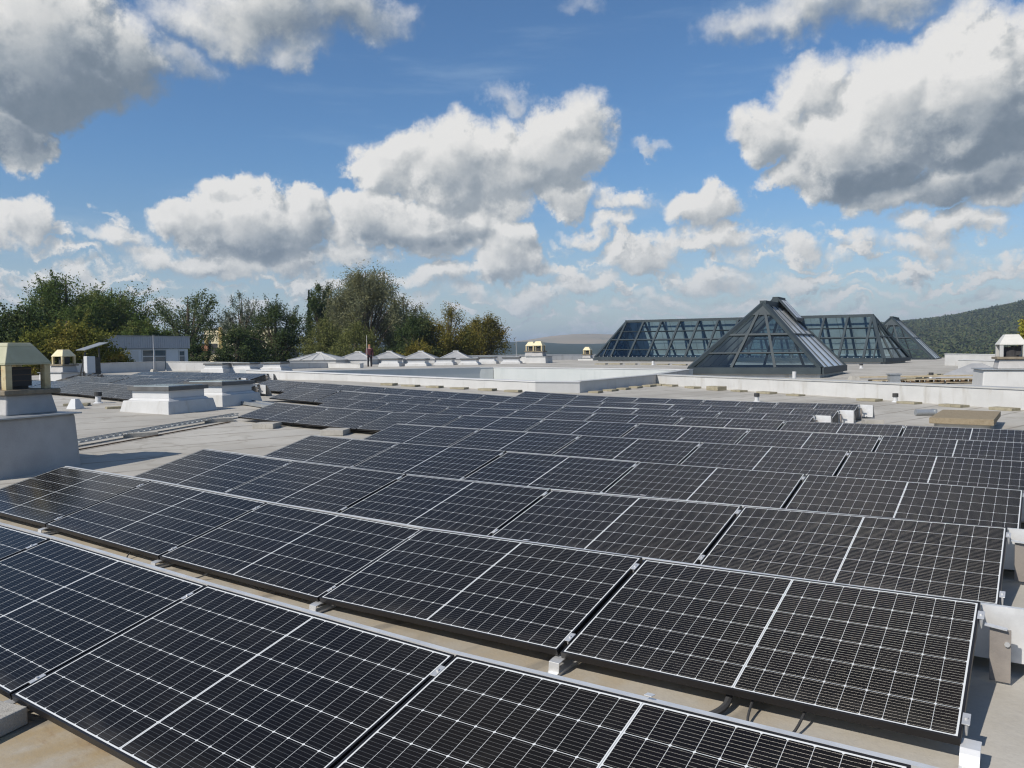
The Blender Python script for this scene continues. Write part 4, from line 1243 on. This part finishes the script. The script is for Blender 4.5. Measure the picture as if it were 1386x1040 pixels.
# ------------------------------------------------------------------ person with a pole
def skin_chain(name, verts, edges, rad, mat, parent=None, sub=2, root=0):
    me = bpy.data.meshes.new(name); me.from_pydata(verts, edges, []); me.update()
    o = bpy.data.objects.new(name, me); COL.objects.link(o)
    o.modifiers.new('skin', 'SKIN')
    sd = o.modifiers.new('sub', 'SUBSURF'); sd.levels = sub; sd.render_levels = sub
    if not me.skin_vertices:
        o.data.attributes  # layer comes with the modifier below
    lay = me.skin_vertices[0].data if me.skin_vertices else None
    if lay is None:
        bm = bmesh.new(); bm.from_mesh(me); bm.verts.layers.skin.verify(); bm.to_mesh(me); bm.free()
        lay = me.skin_vertices[0].data
    for i, r in enumerate(rad): lay[i].radius = r if isinstance(r, tuple) else (r, r); lay[i].use_root = (i == root)
    me.materials.append(mat)
    if parent is not None: o.parent = parent
    return o


def person():
    t = thing('person', 'person in dark red jacket and dark trousers holding a tall white pole', 'person', (-33.15, 41.0, .36), math.radians(45))
    V = [(0, 0, .95), (0, 0, 1.12), (0, .01, 1.30), (0, .01, 1.44), (0, 0, 1.52), (0, -.01, 1.60), (0, -.015, 1.70),      # spine, neck, head 0-6
         (.10, 0, .90), (.115, -.01, .50), (.12, .02, .08), (.125, -.13, .03),                                         # right leg 7-10
         (-.10, 0, .90), (-.12, .0, .50), (-.13, .03, .08), (-.15, -.12, .03),                                        # left leg 11-14
         (.19, .01, 1.41), (.25, .03, 1.14), (.24, -.05, .90), (.24, -.08, .82),                                       # right arm 15-18
         (-.19, .01, 1.41), (-.25, -.02, 1.15), (-.20, -.22, 1.02), (-.19, -.29, 1.03)]                                # left arm 19-22
    Ed = [(0, 1), (1, 2), (2, 3), (3, 4), (4, 5), (5, 6), (0, 7), (7, 8), (8, 9), (9, 10), (0, 11), (11, 12), (12, 13), (13, 14),
          (3, 15), (15, 16), (16, 17), (17, 18), (3, 19), (19, 20), (20, 21), (21, 22)]
    Rr = [(.15, .11), (.135, .10), (.16, .11), (.13, .09), .055, (.075, .09), (.07, .085), .085, .06, .045, (.045, .035), .085, .06, .045, (.045, .035),
          .065, .048, .036, (.04, .02), .065, .048, .036, (.04, .02)]
    skin_chain('body', V, Ed, Rr, M['skin'], t)
    # fingers
    for k in range(4):
        a = -.028 + k * .018
        skin_chain('finger', [(.235 + a * .3, -.085 + a, .80), (.235 + a * .3, -.095 + a, .76 + abs(k - 1.3) * .006), (.228 + a * .3, -.088 + a, .725 + abs(k - 1.3) * .01)], [(0, 1), (1, 2)], [.010, .009, .007], M['skin'], t, 1)
        z = 1.065 - k * .02
        skin_chain('finger', [(-.19, -.30, z), (-.225, -.345, z), (-.185, -.372, z), (-.155, -.345, z)], [(0, 1), (1, 2), (2, 3)], [.010, .010, .009, .007], M['skin'], t, 1)
    skin_chain('thumb', [(-.18, -.285, 1.06), (-.155, -.32, 1.075), (-.16, -.36, 1.07)], [(0, 1), (1, 2)], [.012, .011, .008], M['skin'], t, 1)
    skin_chain('thumb', [(.225, -.10, .83), (.20, -.125, .80), (.20, -.125, .765)], [(0, 1), (1, 2)], [.012, .011, .008], M['skin'], t, 1)
    # clothes over the body
    J = [V[i] for i in (0, 1, 2, 3, 4)] + [V[15], V[16], V[17], V[19], V[20], V[21], (0, 0, .80)]
    skin_chain('jacket', J, [(11, 0), (0, 1), (1, 2), (2, 3), (3, 4), (3, 5), (5, 6), (6, 7), (3, 8), (8, 9), (9, 10)],
               [(.19, .14), (.175, .135), (.195, .14), (.16, .115), .07, .085, .07, .055, .085, .07, .055, (.195, .145)], M['jacket'], t)
    skin_chain('trousers', [V[0]] + [V[i] for i in (7, 8, 9, 11, 12, 13)], [(0, 1), (1, 2), (2, 3), (0, 4), (4, 5), (5, 6)], [(.15, .12), .11, .085, .075, .11, .085, .075], M['trousers'], t)
    for sx in (1, -1):
        skin_chain('shoe', [(.12 * sx, .06, .05), (.125 * sx, -.05, .05), (.135 * sx, -.17, .035)], [(0, 1), (1, 2)], [.055, .055, .045], M['dark'], t, 1)
    h = MB(); n = 12
    for i in range(7):
        th = i / 6 * PI * .62
        for k in range(n):
            a = 2 * PI * k / n
            h.v.append((.098 * math.sin(th) * math.cos(a), .02 + .112 * math.sin(th) * math.sin(a) * (1 if math.sin(a) > 0 else .82), 1.665 + .125 * math.cos(th)))
    for i in range(6):
        for k in range(n): h.f.append((i * n + k, i * n + (k + 1) % n, (i + 1) * n + (k + 1) % n, (i + 1) * n + k))
    h.build('hair', M['hair'], t, smooth=True)
    f = MB()
    for sx in (1, -1): f.tube((.032 * sx, -.100, 1.665), (.032 * sx, -.106, 1.665), .012, .008, n=8)
    f.build('eyes', M['dark'], t)
    MB().quad_solid([(-.016, -.098, 1.62), (.016, -.098, 1.62), (0, -.09, 1.67)], [(-.006, -.125, 1.628), (.006, -.125, 1.628), (0, -.100, 1.668)]).build('nose', M['skin'], t)
    MB().box(-.026, .026, -.106, -.09, 1.585, 1.594).build('mouth', M['brick'], t)
    for sx in (1, -1): MB().tube((.078 * sx, .0, 1.645), (.095 * sx, .012, 1.65), .030, .022, n=8).build('ear', M['skin'], t)


person()
R20 = Matrix.Rotation(math.radians(45), 3, 'Z'); pp = R20 @ Vector((-.19, -.335, 0)) + Vector((-33.15, 41.0, .36))
tag(MB().tube((pp.x, pp.y, .34), (pp.x, pp.y, 2.80), .016, .013, n=8).build('measuring_pole', M['pole']), 'tall thin white pole held upright by the person', 'pole')
block('white_box', -33.25, 40.15, .34, .28, .30, .4, 'white_clean', 'small white box on the roof at the feet of the person', 'box')


# ------------------------------------------------------------------ buildings behind
def facade_box(o, w, d, z0, z1): return MB().box(0, w, 0, d, z0, z1)


bd_ = thing('grey_building', 'flat grey building with fascia band and windows at left behind the parapet', 'building', (-52.9, 29.6, -9), math.atan2(9.8, -1.0))
L_ = 9.9
MB().box(0, L_, 0, 12, 0, 11.0).build('wall', M['facade_light'], bd_)
fb = MB().box(-.12, L_ + .12, -.14, 12.1, 11.05, 12.05)
fb.build('fascia', M['facade'], bd_)
rb = MB()
for k in range(48): rb.box(-.1 + k * .21, -.1 + k * .21 + .05, -.17, -.14, 11.1, 12.0)
rb.build('fascia_ribs', M['facade'], bd_)
MB().box(-.18, L_ + .18, -.2, 12.2, 12.05, 12.13).build('roof_edge', M['grey_roofing'], bd_)
for (x0, x1, z0, z1) in ((5.4, 7.6, 9.3, 10.9), (9.0, 9.5, 9.5, 10.8)):
    f = MB()
    for (a, c, e, g) in ((x0 - .08, x1 + .08, z0 - .08, z0), (x0 - .08, x1 + .08, z1, z1 + .08), (x0 - .08, x0, z0, z1), (x1, x1 + .08, z0, z1)): f.box(a, c, -.06, .05, e, g)
    if x1 - x0 > 1: f.box((x0 + x1) / 2 - .06, (x0 + x1) / 2 + .06, -.055, .05, z0, z1)
    f.box(x0, x1, -.05, .05, z0 + (z1 - z0) * .66, z0 + (z1 - z0) * .66 + .07)
    w = f.build('window', M['white_clean'], bd_)
    MB().box(x0, x1, -.012, .03, z0, z1).build('pane', M['window'], w)
f = MB().box(1.0, 5.0, -.05, .0, 9.0, 10.85); f.build('white_panel', M['white_clean'], bd_)
MB().box(2.95, 3.0, -.07, -.05, 9.0, 10.85).build('panel_joint', M['facade'], bd_)

yb = thing('yellow_building', 'pale yellow building with ochre strip seen between the trees', 'building', (-106.4, 76.6, -9), math.radians(28))
MB().box(0, 12, 0, 9, 0, 14.6).build('wall', M['yellow_wall'], yb)
MB().box(2.6, 3.3, -.25, 0, 8.4, 14.9).build('ochre_strip', M['yellow_dark'], yb)
w = MB().box(.75, 2.3, -.05, .0, 10.2, 12.2).build('window', M['dark'], yb)
MB().box(1.5, 2.5, -.45, -.05, 9.4, 10.1).build('balcony', M['white_clean'], yb)
MB().box(-.6, .8, -.5, 0, 9.2, 12.0).build('bay', M['brick'], yb)
MB().box(.3, .75, -.45, .3, 12.0, 13.2).build('chimney', M['yellow_dark'], yb)
MB().box(-.2, 12.2, -.2, 9.2, 14.6, 14.75).build('roof', M['grey_roofing'], yb)
ab = thing('dark_annex', 'low dark grey building in front of the yellow building', 'building', (-84.0, 63.5, -9), math.radians(28))
MB().box(0, 9, 0, 6, 0, 11.0).build('wall', M['grey_roofing'], ab)
MB().box(-.15, 9.15, -.15, 6.15, 11.0, 11.15).build('roof', M['dark'], ab)
MB().box(-3.2, 0, .5, 6, 0, 10.4).build('side_wall', M['yellow_wall'], ab)


# ------------------------------------------------------------------ trees
def leaf_mesh(name, pts, size, rg, aspect=.62):
    """one quad per leaf cluster, turned at random"""
    n = len(pts)
    nv = rg.normal(size=(n, 3)); nv[:, 2] = np.abs(nv[:, 2]) * .9 + .1
    nv /= np.linalg.norm(nv, axis=1)[:, None]
    r = rg.normal(size=(n, 3)); a = np.cross(nv, r); a /= np.linalg.norm(a, axis=1)[:, None]
    b = np.cross(nv, a)
    s = (size * rg.uniform(.55, 1.25, n))[:, None]
    a = a * s * .5; b = b * s * .5 * aspect
    bend = nv * s * .12
    co = np.stack([pts - a, pts - b * .9 + bend, pts + a * 1.05, pts + b + bend], 1).reshape(-1, 3)
    me = bpy.data.meshes.new(name)
    me.vertices.add(n * 4); me.vertices.foreach_set('co', co.astype(np.float32).ravel())
    me.loops.add(n * 4); me.loops.foreach_set('vertex_index', np.arange(n * 4, dtype=np.int32))
    me.polygons.add(n); me.polygons.foreach_set('loop_start', np.arange(0, n * 4, 4, dtype=np.int32))
    me.update(calc_edges=True)
    return me


def tree(x, y, zt, zb, w, pal, seed, label, n=9000, shape='round', leaf=.27, open_=0.):
    rg = np.random.default_rng(seed)
    gz = -9.; H = zt - gz; R_ = w / 2
    t = thing('spruce_tree' if shape == 'spruce' else 'tree', label, 'tree', (x, y, gz), 0, 'trees behind the roof')
    c0 = zb - gz - .8; ch_ = H - c0
    tips = []
    if shape == 'spruce':
        k = n; u = rg.uniform(0, 1, k) ** .7; rad = R_ * (1 - u) ** .8 * np.sqrt(rg.uniform(0, 1, k)); th = rg.uniform(0, 2 * PI, k)
        rad *= .75 + .35 * np.sin(u * 60)
        pts = np.stack([rad * np.cos(th), rad * np.sin(th), c0 + ch_ * u - rad * .25], 1)
    else:
        nt = int(26 + 10 * R_)
        acc = []
        k = 0
        while k < nt:
            p = rg.uniform(-1, 1, 3)
            if shape == 'upright': p[2] = p[2] * .5 + rg.uniform(-.5, .5)
            d = np.linalg.norm(p)
            if d > 1 or d < .35: continue
            hz = (p[2] + 1) / 2
            prof = (1 - max(0, hz - .35) ** 1.6 * .95) if shape != 'fan' else (.55 + .55 * hz)
            prof *= rg.uniform(.82, 1.16)
            q = np.array([p[0] * R_ * .86 * prof, p[1] * R_ * .86 * prof, c0 + ch_ * (.06 + .88 * hz)])
            tips.append(q)
            cr = R_ * rg.uniform(.15, .27) * (1 - .35 * hz * (shape == 'upright'))
            m = int(n / nt * rg.uniform(.7, 1.3))
            g = rg.normal(size=(m, 3)) * cr * np.array([.62, .62, .55 if shape != 'upright' else .95])
            if shape in ('upright', 'fan'): g += (rg.uniform(0, 1, m) ** 1.5)[:, None] * (q - np.array([0, 0, c0 * .7])) / np.linalg.norm(q - np.array([0, 0, c0 * .7])) * cr * 1.3
            acc.append(q + g); k += 1
            # twigs that break the outline
            if rg.uniform() < .7:
                dr = q - np.array([0, 0, c0 + ch_ * .35]); dr /= np.linalg.norm(dr) + 1e-6
                s_ = rg.uniform(0, 1, 70)[:, None]
                acc.append(q + dr * s_ * cr * 2.0 + rg.normal(size=(70, 3)) * .10)
        pts = np.concatenate(acc)
        top = pts[:, 2].max(); pts[:, 2] = np.where(pts[:, 2] > c0, c0 + (pts[:, 2] - c0) * (H - c0) / (top - c0), pts[:, 2])
        if open_: pts = pts[rg.uniform(0, 1, len(pts)) > open_]
    me = leaf_mesh('crown', pts, leaf, rg)
    me.materials.append(LEAF[pal])
    o = bpy.data.objects.new('crown', me); COL.objects.link(o); o.parent = t
    tr = MB(); r0 = .10 + .022 * H
    h1 = c0 + ch_ * .45
    tr.tube((0, 0, 0), (.1, .05, h1 * .5), r0, r0 * .75, n=9); tr.tube((.1, .05, h1 * .5), (0, 0, h1), r0 * .75, r0 * .45, n=9)
    tr.tube((0, 0, h1), (0, .1, H - ch_ * .12), r0 * .45, .03, n=7)
    tr.build('trunk', M['bark'], t)
    lm = MB()
    for i, q in enumerate(tips):
        if i % 2: continue
        a = Vector((0, 0, max(c0 * .75, min(q[2] - .6, h1 * (.6 + .4 * (i % 5) / 5))))); c = Vector(q); m_ = a.lerp(c, .55) + Vector((0, 0, .25))
        lm.tube(a, m_, r0 * .32, r0 * .2, n=5); lm.tube(m_, c, r0 * .2, .02, n=5)
    if tips: lm.build('limbs', M['bark'], t)
    return t


TREES = [
    (-55.0, 26.5, 6.0, 0.0, 7.4, 'dark', 1, 'dark green tree at the far left edge', 9000, 'round', .27, 0),
    (-66.4, 35.2, 9.8, 1.0, 9.6, 'green', 2, 'tall green tree left of the highest left crown gap', 14000, 'round', .30, 0),
    (-68.2, 40.5, 9.3, 1.4, 9.8, 'green', 3, 'broad green tree behind the grey building', 13000, 'fan', .30, 0),
    (-46.6, 25.5, 4.5, 0.6, 6.0, 'yellowgreen', 4, 'yellow green bushy tree behind the small cream capped chimney', 11000, 'round', .23, 0),
    (-58.2, 37.7, 5.2, 1.6, 4.6, 'green', 16, 'smaller green tree rising over the roof of the grey building', 7000, 'round', .26, 0),
    (-57.9, 42.1, 7.8, 1.4, 6.4, 'loose', 5, 'loose airy tree with spreading twigs right of the grey building', 5200, 'fan', .27, .15),
    (-52.6, 39.2, 3.1, -.6, 3.6, 'dark', 17, 'dark bush at the right corner of the grey building', 5000, 'round', .24, 0),
    (-64.8, 53.2, 8.6, 1.2, 5.6, 'silver', 6, 'pale silvery tree top behind the dark trees', 5200, 'upright', .27, .1),
    (-56.4, 51.0, 7.6, -0.6, 7.4, 'dark', 7, 'dense dark tree right of the silvery tree', 13000, 'round', .26, 0),
    (-52.2, 43.3, 4.4, -0.5, 4.6, 'dark', 18, 'low dark tree right of the yellow building', 8000, 'round', .24, 0),
    (-61.5, 62.0, 10.3, 1.2, 5.0, 'dark', 8, 'tall narrow dark tree left of the grey green poplar', 9000, 'upright', .30, 0),
    (-63.3, 61.5, 8.9, 2.2, 1.6, 'spruce', 9, 'thin dark spruce tip among the broad trees', 2500, 'spruce', .25, 0),
    (-48.7, 50.8, 5.5, -0.6, 5.6, 'olive', 19, 'olive green tree below the tall grey green poplar at left', 10000, 'round', .25, 0),
    (-53.1, 60.6, 12.0, 0.6, 9.4, 'grey', 10, 'tallest grey green poplar in the middle of the trees', 19000, 'upright', .27, .0),
    (-42.5, 48.6, 4.9, -0.4, 5.2, 'olive', 20, 'olive green tree directly behind the person', 9000, 'round', .23, 0),
    (-52.9, 66.4, 8.4, 0.6, 6.6, 'grey', 11, 'grey green willow like tree right of the tallest poplar', 8500, 'upright', .28, .05),
    (-44.0, 58.2, 5.6, -0.5, 5.2, 'dark', 12, 'dark tree between the poplar and the autumn tree', 9000, 'round', .25, 0),
    (-42.7, 62.0, 6.8, -0.6, 7.2, 'autumn', 13, 'bushy tree with yellow brown autumn leaves', 13000, 'upright', .26, 0),
    (-44.5, 70.7, 6.5, -0.3, 5.9, 'autumndark', 14, 'dull brown green tree at the right end of the tree group', 9500, 'upright', .27, 0),
    (-37.1, 51.0, 2.8, -0.5, 4.2, 'autumn', 21, 'low golden brown bush below the dark tree', 6000, 'round', .22, 0),
    (8.5, 53.8, 4.2, 0.4, 2.6, 'autumn2', 15, 'yellow green tree at the right edge of the photo', 5000, 'round', .24, 0),
    (-47.0, 29.1, 1.9, -0.2, 2.9, 'yellowgreen', 22, 'low bush in front of the grey building windows', 3800, 'round', .2, 0),
]
for a in TREES:
    k = 1.0 if a[6] in (1, 4, 22, 15) else 1.2      # stand them well behind the roof edge
    a = (CAM.x + (a[0] - CAM.x) * k, CAM.y + (a[1] - CAM.y) * k, CAM.z + (a[2] - CAM.z) * k, CAM.z + (a[3] - CAM.z) * k, a[4] * k) + a[5:]
    tree(a[0], a[1], a[2], a[3], a[4], a[5], a[6], a[7], int(a[8] * (2.4 if a[6] in (1, 2, 3, 4, 16, 10) else 1.75)), a[9], a[10] * .80, a[11])

# far wood beyond the roof: nobody could count its trees
rg = np.random.default_rng(77); P_ = []
for i in range(210):
    a = rg.uniform(-.55, .62); d = rg.uniform(240, 420)
    dx = -.56795 * math.cos(a) + .82306 * math.sin(a); dy = .82306 * math.cos(a) + .56795 * math.sin(a)
    h = rg.uniform(5.5, 8.6); r_ = rg.uniform(2.5, 5)
    m = rg.normal(size=(260, 3)); m /= np.linalg.norm(m, axis=1)[:, None]; m *= rg.uniform(.6, 1.05, 260)[:, None]
    P_.append(np.array([CAM.x + dx * d, CAM.y + dy * d, -9 + h * .5]) + m * np.array([r_, r_, h * .55]))
me = leaf_mesh('far_wood', np.concatenate(P_), 1.1, rg); me.materials.append(LEAF['olive'])
o = bpy.data.objects.new('far_wood', me); COL.objects.link(o)
tag(o, 'band of distant trees beyond the far roof edge', 'wood', None, 'stuff')
# trees covering the wooded hillside on the right
P_ = []
for i in range(15000):
    a = rg.uniform(.26, .78); t = rg.uniform(0, 1) ** .6; d = 620 + (1700 - 620) * t
    e = float(np.interp(a, [0.2639, 0.3325, 0.3656, 0.3899, 0.4294, 0.4644, 0.4968, 0.5183, 0.5461, 0.5769, 0.6239, 0.7049, .9], [-.001, 0.005, 0.0125, 0.018, 0.0222, 0.0254, 0.0278, 0.0312, 0.0366, 0.0425, 0.0517, 0.0597, .045]))
    top = CAM.z + math.tan(e) * 1700 + 9
    s = t * t * (3 - 2 * t)
    dx = -.56795 * math.cos(a) + .82306 * math.sin(a); dy = .82306 * math.cos(a) + .56795 * math.sin(a)
    c = np.array([CAM.x + dx * d, CAM.y + dy * d, top * s - 9.5 + 1.5])
    m = rg.normal(size=(9, 3)) * np.array([3.6, 3.6, 1.3]); P_.append(c + m)
me = leaf_mesh('hill_wood', np.concatenate(P_), 4.2, rg); me.materials.append(LEAF['hillwood'])
o = bpy.data.objects.new('hill_wood', me); COL.objects.link(o)
tag(o, 'woodland covering the hillside on the right', 'wood', None, 'stuff')

# ------------------------------------------------------------------ air
hm, hb = new_mat('haze')
vp = hb.n('ShaderNodeVolumePrincipled')
vp.inputs['Color'].default_value = (.66, .82, 1.0, 1); vp.inputs['Density'].default_value = 1.9e-4
vp.inputs['Anisotropy'].default_value = .2
oo = hb.n('ShaderNodeOutputMaterial'); hm.node_tree.links.new(vp.outputs[0], oo.inputs['Volume'])
hz_ = MB().box(-12500, 12500, -12500, 12500, -11, 140).build('haze', hm)
tag(hz_, kind='stuff')
